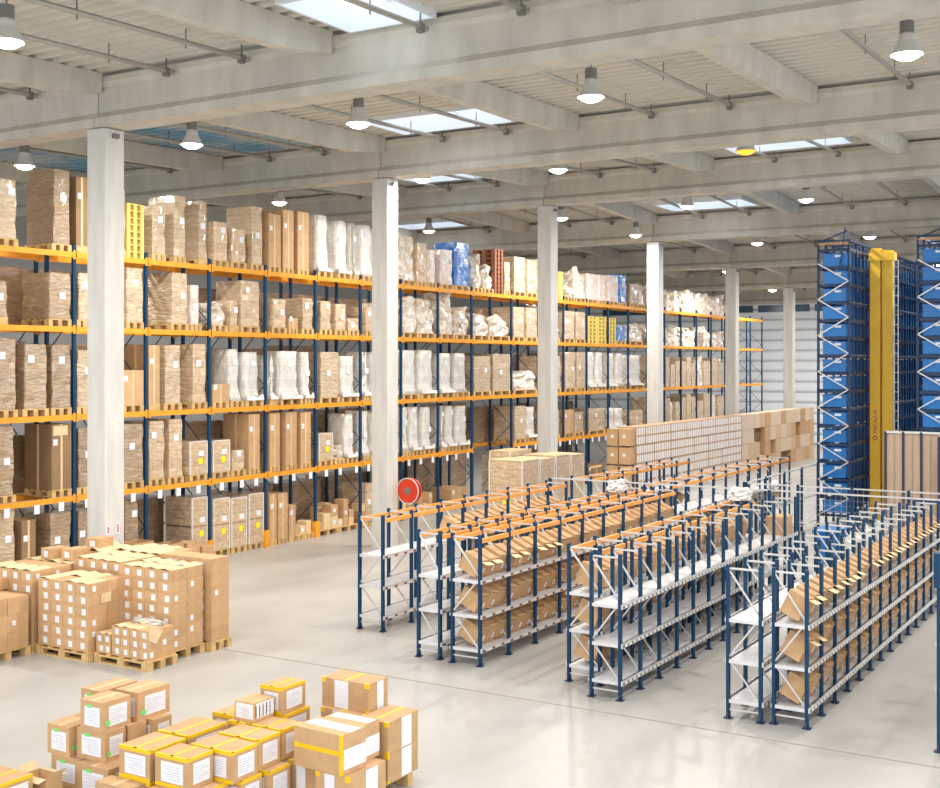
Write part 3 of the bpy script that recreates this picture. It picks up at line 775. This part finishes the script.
L_ = [
 ('A',8.43,8.80,9.47,9.80,z2,z3,'green','green-stickered carton, topmost of left front pile, nearest corner'),
 ('B',8.88,9.33,9.45,9.78,z2,z3,'green','top carton of left front pile, right one with large white label'),
 ('C',8.74,9.25,9.85,10.15,z2,z3-.01,'green','top rear carton of left front pile with white sheet on lid'),
 ('D',8.38,8.83,9.91,10.24,z1,z2,'green','left carton in second layer of left front pile, green sticker at its corner'),
 ('E',8.44,8.71,9.45,9.87,z1,z2,'green','middle carton in second layer of left front pile, two white labels'),
 ('F',8.74,8.99,9.44,9.85,z1,z2,'plain','narrow carton in second layer, left front pile, torn label'),
 ('G',9.02,9.27,9.36,9.80,z1,z2,'green','right carton in second layer of left front pile, half hidden'),
 ('C2',8.86,9.28,9.88,10.2,z1,z2,'plain','rear carton in second layer of left front pile'),
 ('H',8.38,8.80,9.76,10.18,z0,z1,'green','left carton in bottom layer of left front pile'),
 ('I',8.32,8.76,9.27,9.73,z0,z1,'green','front carton in bottom layer of left front pile'),
 ('I2',8.80,9.35,9.27,9.73,z0,z1,'plain','right carton in bottom layer of left front pile'),
 ('H2',8.84,9.35,9.78,10.18,z0,z1,'plain','rear carton in bottom layer of left front pile'),
 ('K',7.45,7.86,9.82,10.30,z0,z1,'yellow','yellow-taped carton alone at the bottom left corner'),
 ('M',8.27,8.75,8.64,9.06,z1,z2,'yellow','yellow-taped carton, left front corner of the middle pile top layer'),
 ('N',8.80,9.36,8.66,9.08,z1,z2,'yellow','yellow-taped carton behind the left front one of the middle pile'),
 ('O',8.28,8.62,8.15,8.58,z1,z2,'yellow','yellow-taped carton, second from left along middle pile front'),
 ('P',8.65,9.01,7.93,8.48,z1,z2,'yellow','yellow-taped carton projecting at the front of the middle pile'),
 ('Q',9.06,9.40,7.97,8.50,z1,z2,'yellow','yellow-taped carton right behind the projecting front one'),
 ('R',9.44,9.78,7.99,8.40,z1,z2,'yellow','yellow-taped carton wedged beside the tilted brown carton'),
 ('U',9.56,9.92,8.72,9.05,z1,z2,'yellow','small yellow-taped carton at the back left of the print-covered one'),
 ('S2',9.42,9.80,8.43,8.70,z1,z2,'yellow','carton under the print-covered white carton'),
 ('T2',9.84,10.28,8.30,8.68,z1,z2,'yellow','carton under the rear top carton of the middle pile'),
 ('S',9.48,9.80,8.40,8.66,z2+.002,.96,'print','small white print-covered carton on top of middle pile'),
 ('T',9.84,10.24,8.33,8.62,z2+.002,1.045,'yellow','yellow-taped carton on top of middle pile, rear right'),
 ('V',8.75,9.05,7.91,8.31,z0,z1,'yellow','bottom-layer yellow-taped carton below the projecting front one'),
 ('W',9.09,9.42,7.86,8.26,z0,z1,'yellow','bottom-layer yellow-taped carton, right of two under projecting one'),
 ('X',8.20,8.70,8.02,8.56,z0,z1-.002,'yellow','bottom-layer carton showing a strip of taped lid at the picture bottom'),
 ('M2',8.27,8.74,8.64,9.06,z0,z1-.002,'yellow','bottom-layer carton under left front corner of the middle pile'),
 ('N2',8.80,9.36,8.66,9.08,z0,z1-.002,'yellow','bottom-layer carton at the rear of the middle pile'),
 ('Q2',8.80,9.42,8.34,8.62,z0,z1-.002,'plain','bottom-layer carton in the heart of the middle pile'),
 ('U2',9.50,9.98,8.72,9.05,z0,z1-.002,'plain','bottom-layer carton at the far back of middle pile'),
 ('S3',9.50,10.3,8.30,8.68,z0,z1-.002,'plain','bottom-layer carton beneath the rear yellow-taped cartons'),
 ('DD',10.15,10.71,7.17,7.55,z1,.78,'corner','white-banded carton, upper one of the stack at pile right'),
 ('EE',10.15,10.71,7.17,7.55,z0,z1-.002,'corner','white-banded carton, lower one of the stack at pile right'),
 ('AA',10.37,10.73,7.58,8.20,z2,1.07,'corner','long white-banded carton on top at the back of right pile'),
 ('A2',10.32,10.76,7.58,8.18,z1,z2-.002,'corner','carton beneath the long white-banded top carton'),
 ('A3',10.32,10.76,7.58,8.18,z0,z1-.002,'corner','bottom carton beneath the long white-banded top carton'),
 ('FF',9.38,10.0,7.09,7.50,z0,z1,'corner','white-banded carton at the front bottom of right pile'),
 ('GG',9.50,9.95,7.56,7.95,z0,z1,'corner','white-banded carton left of the front bottom one in right pile'),
 ('CC',9.80,10.10,7.24,7.76,z1+.002,.83,'band','brown carton with yellow tape line, right of the two turned cartons'),
]
for a in L_:
    fg(*a[:8], a[8])
fg('BB',9.38,9.76,7.16,7.78,z1+.004,.855,'band','brown carton with yellow tape line, nearer of two turned cartons',rz=-.05)
fg('L',7.95,8.15,9.74,10.08,z0,z1-.07,'plain','open carton with raised flaps at the bottom left corner',op=True)
fg('J',8.06,8.26,8.7,9.16,z0,z1-.01,'plain','plain carton left of the middle pile, close to picture bottom')

# ------------------------------------------------------------------ small goods under the tall rack
R = random.Random(5)
for i in range(34):
    b = i % 3
    xa = [24.42,24.42,22.9][b]
    x = xa+R.uniform(.15,1.7) if b < 2 else 23.1+R.uniform(0,1.1)
heapn = 0
def heap(xa, xb, n, lab, zmax=2, pal=True):
    global heapn
    cols = []
    x = xa
    while x < xb-.2:
        w = R.uniform(.2,.34)
        if x+w > xb: break
        for row in range(2):
            z = .146
            for k_ in range(R.randint(1, zmax)):
                h = R.uniform(.14,.3)
                o = inst('carton', carton_mesh(round(w-.02,1)+.0 if w > .25 else .2, .3, round(h,1) if h > .15 else .2, R.choice(['kraft','kraft_pale'])), None, (x+w/2, RY+.22+.4*row, z))
                hh = (round(h,1) if h > .15 else .2)
                z += hh+.001; heapn += 1
                tag(o, 'loose carton, %s in the heap, %s' % (ordw(heapn-1) if heapn < 55 else 'last', lab), 'carton', 'loose cartons at floor level under the tall rack')
                if R.random() < .4: inst('label', lab_me, o, (0,-.151,hh/2))
        x += w+.01
    if pal:
        L = xb-xa
        for q in range(2): pallet(xa+q*L/2+.01, xa+(q+1)*L/2-.01, RY+.02, RY+.86, 0, '%s pallet under the loose cartons %s' % (['left','right'][q], lab), 'pallets under loads in the tall rack')
heap(23.55,24.35,10,'floor level, fifth rack bay')
heap(24.5,26.3,20,'floor level, sixth rack bay',3)
heap(26.42,28.25,20,'floor level, seventh rack bay',2)
heap(28.4,30.18,12,'floor level, eighth rack bay',3)
for i, (x, w, d, h) in enumerate([(17.0,.5,.45,.5),(17.9,.55,.5,.75),(18.9,.4,.4,.6),(19.4,.38,.4,.55),(19.85,.35,.4,.42)]):
    o = inst('carton', carton_mesh(w, d, h, 'kraft', i in (1,2)), None, (x, 19.12-.26*(i in (2,3,4))*0, 0.0)); tag(o, 'loose kraft carton on the floor before the tall rack, %s from left' % ORD[i], 'carton', 'loose cartons on the floor before the rack')
# two-tier strapped block left of the first guard (long side seen)
# ------------------------------------------------------------------ hose reel on the second column
t = empty('hose_reel', (24.31,16.50,1.38)); tag(t, 'round red fire hose reel on the right side of the second column', 'hose reel')
MB().tube((0,0,0),(.05,0,0),.31,n=32).build('flange','red_plastic',t); MB().tube((-.09,0,0),(-.0,0,0),.22,n=24).build('hose_coil','red_print',t)
MB().tube((-.11,0,0),(-.091,0,0),.31,n=32).build('flange','red_plastic',t); MB().tube((-.12,0,0),(-.111,0,0),.09,n=24).build('hub','dark_metal',t)
r_ = MB()
for i in range(28):
    a0, a1 = 2*PI*i/28, 2*PI*(i+1)/28
    r_.bar((-.11,.31*math.cos(a0),.31*math.sin(a0)),(-.11,.31*math.cos(a1),.31*math.sin(a1)),.025)
r_.build('rim','lamp_grey',t)
MB().box(-.13,.0,.3,.42,-.03,.03).build('bracket','dark_metal',t)

# ------------------------------------------------------------------ pick racks in the middle
post_me = MB().box(-.03,.03,-.02,.02,0,1.95).mesh('post', 'rack_blue')
foot_me = MB().box(-.05,.05,-.05,.05,0,.012).bar((-.06,0,.01),(-.0,0,.12),.02).bar((.06,0,.01),(0,0,.12),.02).mesh('foot', 'dark_blue')
SL = [.25, .75, 1.27]
def pickrack(yf, yb, x0, n, pitch, of, ob, label, levels=(0,1,2), top=1.95, slots=True, light_top=True):
    t = empty('pick_rack', (x0, yf, 0)); tag(t, label, 'shelving rack', 'low pick racks')
    D = yb-yf; Lx = n*pitch
    for i in range(n+1):
        for y in (0, D):
            p = inst('post', post_me, t, (i*pitch, y, 0)); inst('foot', foot_me, p)
        MB().bar((i*pitch,0,1.9),(i*pitch,D,1.9),.016,.024).build('cross_tie','galvanised',t)
    for i in range(n+1):
        x = i*pitch; br = MB()
        br.bar((x,0.01,.25),(x,D-.01,.75),.02).bar((x,D-.01,.78),(x,.01,1.3),.02).bar((x,.01,1.32),(x,D-.01,1.88),.02).bar((x,0,.12),(x,D,.12),.02)
        br.build('brace','galvanised',t)
    for l in levels:
        z = SL[l]
        sh = MB().box(-.02,Lx+.02,.03,D-.03,-.012,0.0).box(-.03,-.02,.02,D-.02,-.045,.0).box(Lx+.02,Lx+.03,.02,D-.02,-.045,0)
        sh.build('shelf','shelf_grey',t,(0,0,z))
        lp = MB().box(-.03,Lx+.03,-.045,-.025,-.05,.012).box(-.03,Lx+.03,D+.022,D+.036,-.045,.0)
        o = lp.build('shelf_lip','galvanised',t,(0,0,z))
        MB().box(0,Lx,-.048,-.0452,-.04,-.012).build('label_strip','slot_strip' if of else 'slot_strip_grey',o)
    for k_, (flag, y) in enumerate(((of,0),(ob,D))):
        if not flag: continue
        for i in range(n):
            MB().box(i*pitch+.032,(i+1)*pitch-.032,y-.02,y+.02,1.82,1.885).build('beam','pick_orange',t)
    return t
pickrack(11.69,12.17,16.41,8,.85,True,True,'low blue pick rack with orange top rails, farthest left, near end shelves empty')
pickrack(9.85,10.24,15.32,9,.86,True,True,'low pick rack with orange rails, rear half of the second double row')
pickrack(9.12,9.60,15.28,9,.862,True,True,'low pick rack with orange rails full of tilted cartons, front half of second double row')
pickrack(7.15,7.63,15.24,8,.86,True,True,'low pick rack with orange rails, rear half of the third double row')
pickrack(6.60,7.02,14.70,12,.675,False,False,'low blue pick rack with bare pale shelves, front half of third double row')
pickrack(4.69,5.11,14.70,12,.675,False,False,'low blue pick rack with bare shelves, rear half of the fourth double row')
pickrack(4.13,4.54,14.76,14,.665,False,False,'low blue pick rack full of tilted cartons, front half of fourth double row')
pickrack(11.69,12.17,24.45,7,.86,True,True,'low orange-railed pick rack beyond the cross aisle, left one')
pickrack(9.6,10.2,24.0,10,.86,True,True,'low orange-railed pick rack beyond the cross aisle, right one')
t = pickrack(2.13,2.58,14.68,7,.68,False,False,'blue pick rack cut off by the right picture edge')
MB().box(-.05,.9,.43,.50,1.9,2.3).build('end_panel','rack_blue',t)

# tilted pick cartons
def tilt_mesh(w, d, h, ang, flap, full=False):
    """open bin carton, front towards -Y, leaning forward"""
    T = Matrix.Rotation(ang, 4, 'X')
    m = MB(); t = .008
    for b_ in ((-w/2,w/2,-d,0,0,t),(-w/2,w/2,-t,0,t,h),(-w/2,-w/2+t,-d+t,-t,t,h),(w/2-t,w/2,-d+t,-t,t,h),(-w/2,w/2,-d,-d+t,t,h*.97)):
        m.box(*b_, T=T)
    # lid half closed at the rear
    m.box(-w/2,w/2,-d*(.97 if full else .5),0,h,h+.006,T=T)
    zmin = min(v[2] for v in m.v); m.v = [(x, y, z-zmin) for x, y, z in m.v]
    f = MB()
    if flap:
        f.box(-w/2+.01,w/2-.01,-d-.10,-d,h*.96,h*.96+.006,T=T)
        f.v = [(x, y, z-zmin) for x, y, z in f.v]
    l = MB().box(.02,.075,-d-.002,-d,.06,.15,T=T); l.v = [(x, y, z-zmin) for x, y, z in l.v]
    return m, f, l
def pickcartons(yb, D, x0, n, step, lv, w, d, h, ang, flapf, rack_name, dir_=1, mat_='kraft', start=0, rowlab=True):
    m, f, l = tilt_mesh(w, d, h, ang, True, True)
    me = m.mesh('pick_carton', mat_); fm = f.mesh('flap', 'kraft_pale'); lm = l.mesh('label', 'paper')
    r = random.Random(lv+int(yb*10))
    for i in range(n):
        ln = .13+r.uniform(-.05,.05)
        o = inst('pick_carton', me, None, (x0+i*step, yb-.045+r.uniform(-.012,.0), SL[lv]+.001+w/2*math.sin(ln)), (0,ln,0))
        tag(o, 'tilted open carton, %s from the near end, %s shelf, %s' % (ordw(start+i), ['lowest','middle','upper'][lv], rack_name), 'carton', 'tilted cartons in the pick racks')
        if flapf(i, r): inst('flap', fm, o)
        if rowlab and r.random() < .8: inst('label', lm, o)
s = .2867
for lv in range(3):
    pickcartons(9.60,.48,15.46,27,s,lv,.255,.33,.265,.42,lambda i,r,lv=lv: lv == 2 and i in (0,1,3,4,6,7,8), 'second double row front')
for lv in range(3):
    pickcartons(4.54,.41,14.93,30,.298,lv,.262,.265,.30,.42,lambda i,r,lv=lv: (lv == 2 and i not in (2,9,10)) or (lv == 1 and i < 2), 'fourth double row front')
for lv in (2,1):
    pickcartons(7.63,.48,15.42,23,s,lv,.25,.33,.30,.3,lambda i,r: False, 'third double row rear')
pickcartons(7.63,.48,15.42,3,s,0,.25,.33,.30,.3,lambda i,r: False, 'third double row rear')
pickcartons(12.17,.48,18.9,15,s,2,.25,.34,.26,.35,lambda i,r: False, 'farthest left pick rack')
for lv in range(3):
    pickcartons(2.58,.45,14.9,8,.3,lv,.26,.3,.27,.3,lambda i,r: False, 'rack at right picture edge')
# remaining, hardly countable ones deeper in the racks
m, f, l = tilt_mesh(.25,.34,.26,.38,False)
st = MB()
def more(yb, x0, n, step, lv, sy=1):
    for i in range(n): st.add([(x+x0+i*step, y*sy+yb-.045, z+SL[lv]+.001) for x, y, z in m.v], m.f)
more(12.17,20.5,9,s,0); more(12.17,20.0,11,s,1)
more(10.24,18.0,17,s,1,.78); more(7.63,16.5,18,s,0)
more(10.2,24.4,28,s,1); more(12.17,24.7,20,s,1)
tag(st.build('pick_cartons','kraft'), 'dense run of further tilted cartons deep inside the pick racks', 'cartons', kind='stuff')
# goods on the fourth rear rack and round the packing place
for i, (x, y) in enumerate([(21.4,4.9),(20.6,4.92),(22.3,4.9),(20.0,4.88)]):
    o = load_mesh(.2,.22,.34,'heap',60+i).build('white_bag','film_skirt',None,(x,y,SL[2]+.003)); tag(o,'small white bag on upper shelf of the fourth double row, %s from left' % ORD[[1,2,0,3][i]],'bag','small white bags on the pick rack')
for i, (x, y) in enumerate([(22.0,7.4),(21.3,7.38)]): pass
for i, (x, y) in enumerate([(22.4,9.36),(22.75,9.36)]): pass
o = load_mesh(.5,.35,.2,'heap',71).build('plastic_bag','film_skirt',None,(22.2,9.9+.1,1.90)); tag(o,'crumpled clear plastic bag lying on the second double row rails','bag')
o.location = (22.2,10.03,1.925)
o = load_mesh(.5,.35,.2,'heap',72).build('plastic_bag','film_skirt',None,(22.0,7.4,1.925)); tag(o,'crumpled clear plastic bag lying on the third double row rails','bag')
o = inst('carton', carton_mesh(.5,.36,.34), None, (23.3,6.85,0)); o.location = (22.46,6.81,SL[2]+.002); tag(o,'kraft carton at the far end of the bare upper shelf, third double row','carton')
# blue bin trolley
t = empty('bin_trolley', (24.1,6.1,0),0); tag(t,'bright blue bin trolley beside the fence behind the pick racks','trolley')
MB().box(0,.7,0,.06,.25,1.1).box(0,.7,.44,.5,.25,1.1).box(0,.06,0.06,.44,.25,1.1).box(.64,.7,.06,.44,.25,1.1).box(.0,.7,0,.5,.2,.25).build('bin','tote_blue',t)
MB().box(-.03,.73,-.03,.53,1.1,1.16).build('lid','tote_blue',t)
for x in (.08,.62):
    for y in (.08,.42): MB().tube((x,y-.02,.1),(x,y+.02,.1),.1).bar((x,y,.1),(x,y,.22),.03).build('wheel','dark_metal',t)
t = empty('packing_table', (24.2,4.4,0)); tag(t,'white-topped packing table beside the blue trolley','table')
MB().box(0,1.1,0,1.4,.98,1.02).build('tabletop','table_white',t)
for x in (.05,1.05):
    for y in (.05,1.35): MB().box(x-.03,x+.03,y-.03,y+.03,0,.98).build('leg','rack_blue',t)
o = load_mesh(.4,.4,.5,'heap',80).build('cloth_sack','purple_cloth',None,(21.6,5.75,0)); tag(o,'purple sack standing in the aisle between third and fourth double rows','sack')

# ------------------------------------------------------------------ safety fence and end rails
def fence(x0, y0, x1, y1, n, h, label, mesh_=True, posts='rack_blue'):
    t = empty('safety_fence', (x0, y0, 0)); tag(t, label, 'fence', 'safety fences round the crane store')
    dx, dy = (x1-x0), (y1-y0)
    for i in range(n+1):
        a, b = dx*i/n, dy*i/n
        MB().box(a-.03,a+.03,b-.03,b+.03,0,h).box(a-.07,a+.07,b-.07,b+.07,0,.012).build('post',posts,t)
    for z in (h-.03,h*.5,.15): MB().bar((0,0,z),(dx,dy,z),.03).build('rail','galvanised',t)
    if mesh_:
        g = MB(); L = math.hypot(dx,dy); m_ = int(L/.12)
        for i in range(m_):
            a, b = dx*i/m_, dy*i/m_; g.bar((a,b,.15),(a,b,h-.03),.004)
        for k_ in range(1,12): g.bar((0,0,.15+(h-.2)*k_/12),(dx,dy,.15+(h-.2)*k_/12),.004)
        g.build('mesh_infill','galvanised',t)
    return t
fence(27.3,9.05,27.3,3.0,5,1.72,'mesh safety fence with blue posts crossing in front of the blue crane store')
fence(27.3,9.10,33.6,9.10,4,1.72,'mesh safety fence running away toward the blue crane store')
t = empty('end_rail', (23.45,12.2,0)); tag(t,'long thin white rail spanning across the far ends of the pick racks','rail')
MB().bar((0,0,1.97),(0,-9.2,1.97),.03).build('rail','galvanised',t)
for y in (0,-4.9,-9.2): MB().box(-.03,.03,y-.03,y+.03,0,1.98).build('post','rack_blue',t)
# tan gate panels
t = empty('gate_screen', (30.6,6.62,0)); tag(t,'tall tan panel screen with blue posts below the yellow crane mast','screen')
for i in range(3):
    y = -i*.42
    MB().box(0,.03,y-.40,y,0.1,2.78).build('panel','tan_panel',t)
    MB().bar((-.02,y-.2,.1),(-.02,y-.2,2.78),.02).build('panel_rib','pipe_metal',t)
    MB().box(-.05,.0,y-.025,y+.025,0,2.82).build('post','dark_blue',t)
MB().box(-.05,.04,-1.3,.02,2.78,2.83).build('top_rail','galvanised',t)
t2 = empty('gate_screen', (30.1,5.30,0)); tag(t2,'tan panel screen set askew right of the first screen','screen')
MB().box(0,.9,-.03,0,.1,2.7).build('panel','tan_panel',t2)
for x in (0,.9): MB().box(x-.025,x+.025,-.05,.02,0,2.75).build('post','dark_blue',t2)
t = empty('barrier_frame', (24.7,4.0,0)); tag(t,'dark blue tubular barrier frame at the right edge behind the racks','barrier')
t.location = (26.3,5.1,0)
MB().bar((0,0,1.6),(0,-2.2,1.6),.07).build('rail','dark_blue',t)
for y in (0,-2.2): MB().box(-.04,.04,y-.04,y+.04,0,1.62).build('post','dark_blue',t)

# ------------------------------------------------------------------ wall of stock cartons beyond the pick racks
pk = MB().box(0,.742,0,.6,0,.592).mesh('stock_carton','pack_print')
pb = MB().box(0,.742,0,.6,0,.592).box(0.0,.742,-.003,0,.29,.3).mesh('stock_carton','kraft')
pb2 = MB().box(0,.742,0,.6,0,.592).box(0.0,.742,-.003,0,.29,.3).mesh('stock_carton','stock_tan')
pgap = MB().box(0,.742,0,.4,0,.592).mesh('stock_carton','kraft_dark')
pd = MB().box(0,.742,0,.6,0,.592).mesh('stock_carton','milk_print')
pa = MB().box(0,.02,0,.6,0,.592).mesh('a','kraft')
R = random.Random(3)
for c in range(28):
    x = 36.4+c*.75+(.12 if c >= 14 else 0)
    for rr in range(4):
        first = c < 14
        me = pk if first else R.choice([pb, pb2, pd])
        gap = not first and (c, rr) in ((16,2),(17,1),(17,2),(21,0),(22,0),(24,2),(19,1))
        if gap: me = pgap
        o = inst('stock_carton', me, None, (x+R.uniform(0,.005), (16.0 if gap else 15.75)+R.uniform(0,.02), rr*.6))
        tag(o, ('white-striped' if first else 'recessed brown' if gap else 'brown')+' stock carton, %s row up, %s from the %s of the far carton wall' % (ORD[rr], ORD[c % 14], 'left end' if first else 'middle'), 'carton', 'stock cartons in the far carton wall')
for rr in range(4):
    for k_ in range(2):
        o = inst('carton', carton_mesh(.42,.38,.55,'kraft'), None, (36.15, 16.0+.42*k_, rr*.6)); tag(o,'brown carton at the left end of the far carton wall, %s up, %s' % (ORD[rr], ['front','rear'][k_]),'carton')
        inst('label', lab_x, o, (-.211,0,.3))
bk = MB().box(43,57.6,16.45,17-.3,0,2.3)
# strapped pallet blocks near the third column
for i, (x0,x1,y0,y1,h) in enumerate([(27.0,27.9,14.85,15.85,1.83),(27.98,28.8,14.85,15.85,1.80),(28.9,29.7,14.85,15.85,1.84),(29.8,30.6,14.85,15.85,1.80),(28.3,29.5,15.95,16.6,1.95)]):
    pallet(x0,x1,y0,y1,0,'pallet under the strapped block standing before the third column, %s along' % ORD[i],'pallets under strapped blocks')
    o = MB().box(0,x1-x0,0,y1-y0,0,h).build('strapped_block','film_carton',None,(x0,y0,.146)); tag(o,'large strapped block of flat cartons before the third column, %s along' % ORD[i],'load','strapped blocks before the third column')
    w, d = x1-x0, y1-y0; e = .004; sp = MB()
    for sx in (0, w):
        for sy in (0, d): sp.box(sx-.025 if sx else -e, sx+e if sx else .025, sy-.025 if sy else -e, sy+e if sy else .025, 0, h)
    sp.build('edge_strip','film_skirt',o)
    MB().box(-e,w+e,-e,d+e,h,h+.012).build('top_sheet','kraft_pale',o)
    if i == 0: MB().box(-.006,-.001,.35,.58,h*.36,h*.36+.14).build('label','sticker_yellow',o)

# ------------------------------------------------------------------ crane store: blue racks, totes, mast
def store(x0, yf, yb, L, label, side=True, nlev=15):
    t = empty('crane_store_rack', (x0, yf, 0)); tag(t, label, 'storage rack', 'blue crane store racks')
    D = yb-yf; top = 7.72
    ncol = int(L/.8)
    pm = MB().box(-.03,.03,-.03,.03,0,top+.1).mesh('upright','asrs_blue')
    for i in range(0, ncol+1):
        for y in (0, D): inst('upright', pm, t, (i*.8, y, 0))
        MB().box(i*.8+.37,i*.8+.43,-.02,.02,0,top).build('shading_upright','asrs_blue',t)  # extra uprights between bays, added to darken the rack's shaded side
    for k_ in range(nlev+1):
        z = .42+k_*.48
        MB().box(0,ncol*.8,-.015,.015,z-.1,z).box(0,ncol*.8,D-.015,D+.015,z-.1,z).build('shelf_rail','asrs_blue',t)
        MB().box(0,ncol*.8,-.022,-.016,z-.045,z-.015).build('roller_strip','roller_strip' if k_ % 3 == 0 else 'asrs_blue',t)
        MB().box(-.03,-.015,0,D,z-.09,z-.02).build('end_rail','asrs_blue',t)
    z = .35; sgn = 0
    zz = MB()
    while z < 7.2:
        a, b = (0,D) if sgn else (D,0)
        zz.bar((-.05,a,z),(-.05,b,z+.49),.03); z += .49; sgn ^= 1
    zz.build('end_zigzag','galvanised',t)
    tp = MB().bar((0,0,top+.1),(ncol*.8,0,top+.1),.06).bar((0,D,top+.1),(ncol*.8,D,top+.1),.06)
    for i in range(ncol+1): tp.bar((i*.8,0,top+.1),(i*.8,D,top+.1),.04)
    tp.bar((-.1,D,top+.05),(-.1,0,top+.35),.03).bar((0,D*.3,7.1),(0,0.1,top+.45),.03)
    tp.build('top_frame','asrs_blue',t)
    MB().bar((-.04,0,top+.02),(-.04,D,top+.02),.03).build('top_bar','pick_orange',t)
    return t
tm = MB(); tw, td, th = .62, .62, .34
tm.box(0,tw,0,td,0,.02)
for a in ((0,tw,0,.02),(0,tw,td-.02,td),(0,.02,.02,td-.02),(tw-.02,tw,.02,td-.02)): tm.box(*a,.02,th)
for a in ((-.012,tw+.012,-.012,.0),(-.012,tw+.012,td,td+.012),(-.012,0,0,td),(tw,tw+.012,0,td)): tm.box(*a,th-.05,th)
tm = tm.mesh('storage_tote','tote_blue')
tl = MB().box(-.016,-.013,.12,.3,.24,.3).mesh('label','paper')
def totes(x0, yf, yb, cols, lab, nlev=15):
    for k_ in range(nlev):
        for c in range(cols):
            if c and (c*7+k_*5) % 9 == 0: continue
            o = inst('storage_tote', tm, None, (x0+.08+c*.8, yf+(yb-yf-td)/2+(.05 if c else 0), .42+k_*.48+.001))
            tag(o, 'blue storage tote, %s level up, %s from the front, %s' % (ORD[k_], ORD[c], lab), 'storage box', 'blue totes in the crane store')
            if c == 0: inst('label', tl, o)
XF = 33.0
store(XF, 8.10, 8.92, 24, 'tall blue crane store rack left of the yellow mast')
totes(XF, 8.10, 8.92, 18, 'left crane store rack')
store(XF, 5.50, 6.32, 24, 'tall blue crane store rack at the right picture edge')
totes(XF, 5.50, 6.32, 1, 'right crane store rack')
# mast
t = empty('crane_mast', (35.0, 7.7, 0)); tag(t, 'tall yellow stacker crane mast in the aisle of the blue store', 'crane')
MB().box(0,.32,.03,.30,.3,7.75).build('mast_post','mast_yellow',t)
MB().box(0,.05,.30,.325,.3,7.7).build('mast_edge','mast_red',t)
MB().box(.04,.30,-.30,-.03,.3,7.68).build('mast_post','mast_yellow',t)
MB().box(-.02,.36,-.36,.34,7.4,7.62).build('mast_head','mast_yellow',t)
MB().box(-.2,.9,-.40,.36,.08,.3).build('base_frame','mast_yellow',t)
MB().box(.1,.9,-.02,.02,7.55,7.7).build('guide_arm','mast_yellow',t)
lad = MB().bar((0,-.36,.3),(0,-.36,7.4),.025).bar((0,-.47,.3),(0,-.47,7.4),.025)
zz = .45
while zz < 7.3: lad.bar((0,-.36,zz),(0,-.47,zz),.02); zz += .27
lad.build('ladder','galvanised',t)
# lettering on the mast, read from bottom to top
cu = bpy.data.curves.new('lettering','FONT'); cu.body = 'MECALUX'; cu.size = .15; cu.extrude = .002; cu.align_x = 'LEFT'
o = bpy.data.objects.new('lettering', cu); C.objects.link(o)
bpy.context.view_layer.update()
dg = bpy.context.evaluated_depsgraph_get()
me = bpy.data.meshes.new_from_object(o.evaluated_get(dg)); bpy.data.objects.remove(o)
me.materials.clear(); me.materials.append(M['mast_red'])
o = inst('lettering', me, t, (-.006, .13, 2.50)); o.matrix_local = Matrix.Translation((-.006,.11,2.50)) @ Matrix(((0,0,-1,0),(0,1,0,0),(1,0,0,0),(0,0,0,1)))
ri = MB().tube((-.006,.16,2.38),(-.001,.16,2.38),.065,n=20); ri.build('emblem','mast_red',t)
MB().tube((-.009,.16,2.38),(-.006,.16,2.38),.035,n=20).build('emblem_centre','mast_yellow',t)

# ------------------------------------------------------------------ light, camera
w = bpy.data.worlds.new('World'); S.world = w; w.use_nodes = True
bg = w.node_tree.nodes['Background']; bg.inputs[0].default_value = (0.90,0.95,1.0,1); bg.inputs[1].default_value = 1.65
cam = bpy.data.cameras.new('Camera'); co = bpy.data.objects.new('Camera', cam); C.objects.link(co)
co.location = (0,0,H); co.rotation_euler = (PI/2, 0, math.atan2(sA, cA)-PI/2)
cam.sensor_width = 36; cam.sensor_fit = 'HORIZONTAL'; cam.lens = 1200/940*36; cam.shift_y = -(394-363)/940
cam.clip_end = 300
S.camera = co
vs_ = S.view_settings; vs_.view_transform = 'Standard'; vs_.look = 'None'; vs_.exposure = 0.25; vs_.gamma = 1; vs_.use_curve_mapping = False
print('PALLETS', NPAL, 'OBJECTS', len(bpy.data.objects), 'HEAP', heapn)
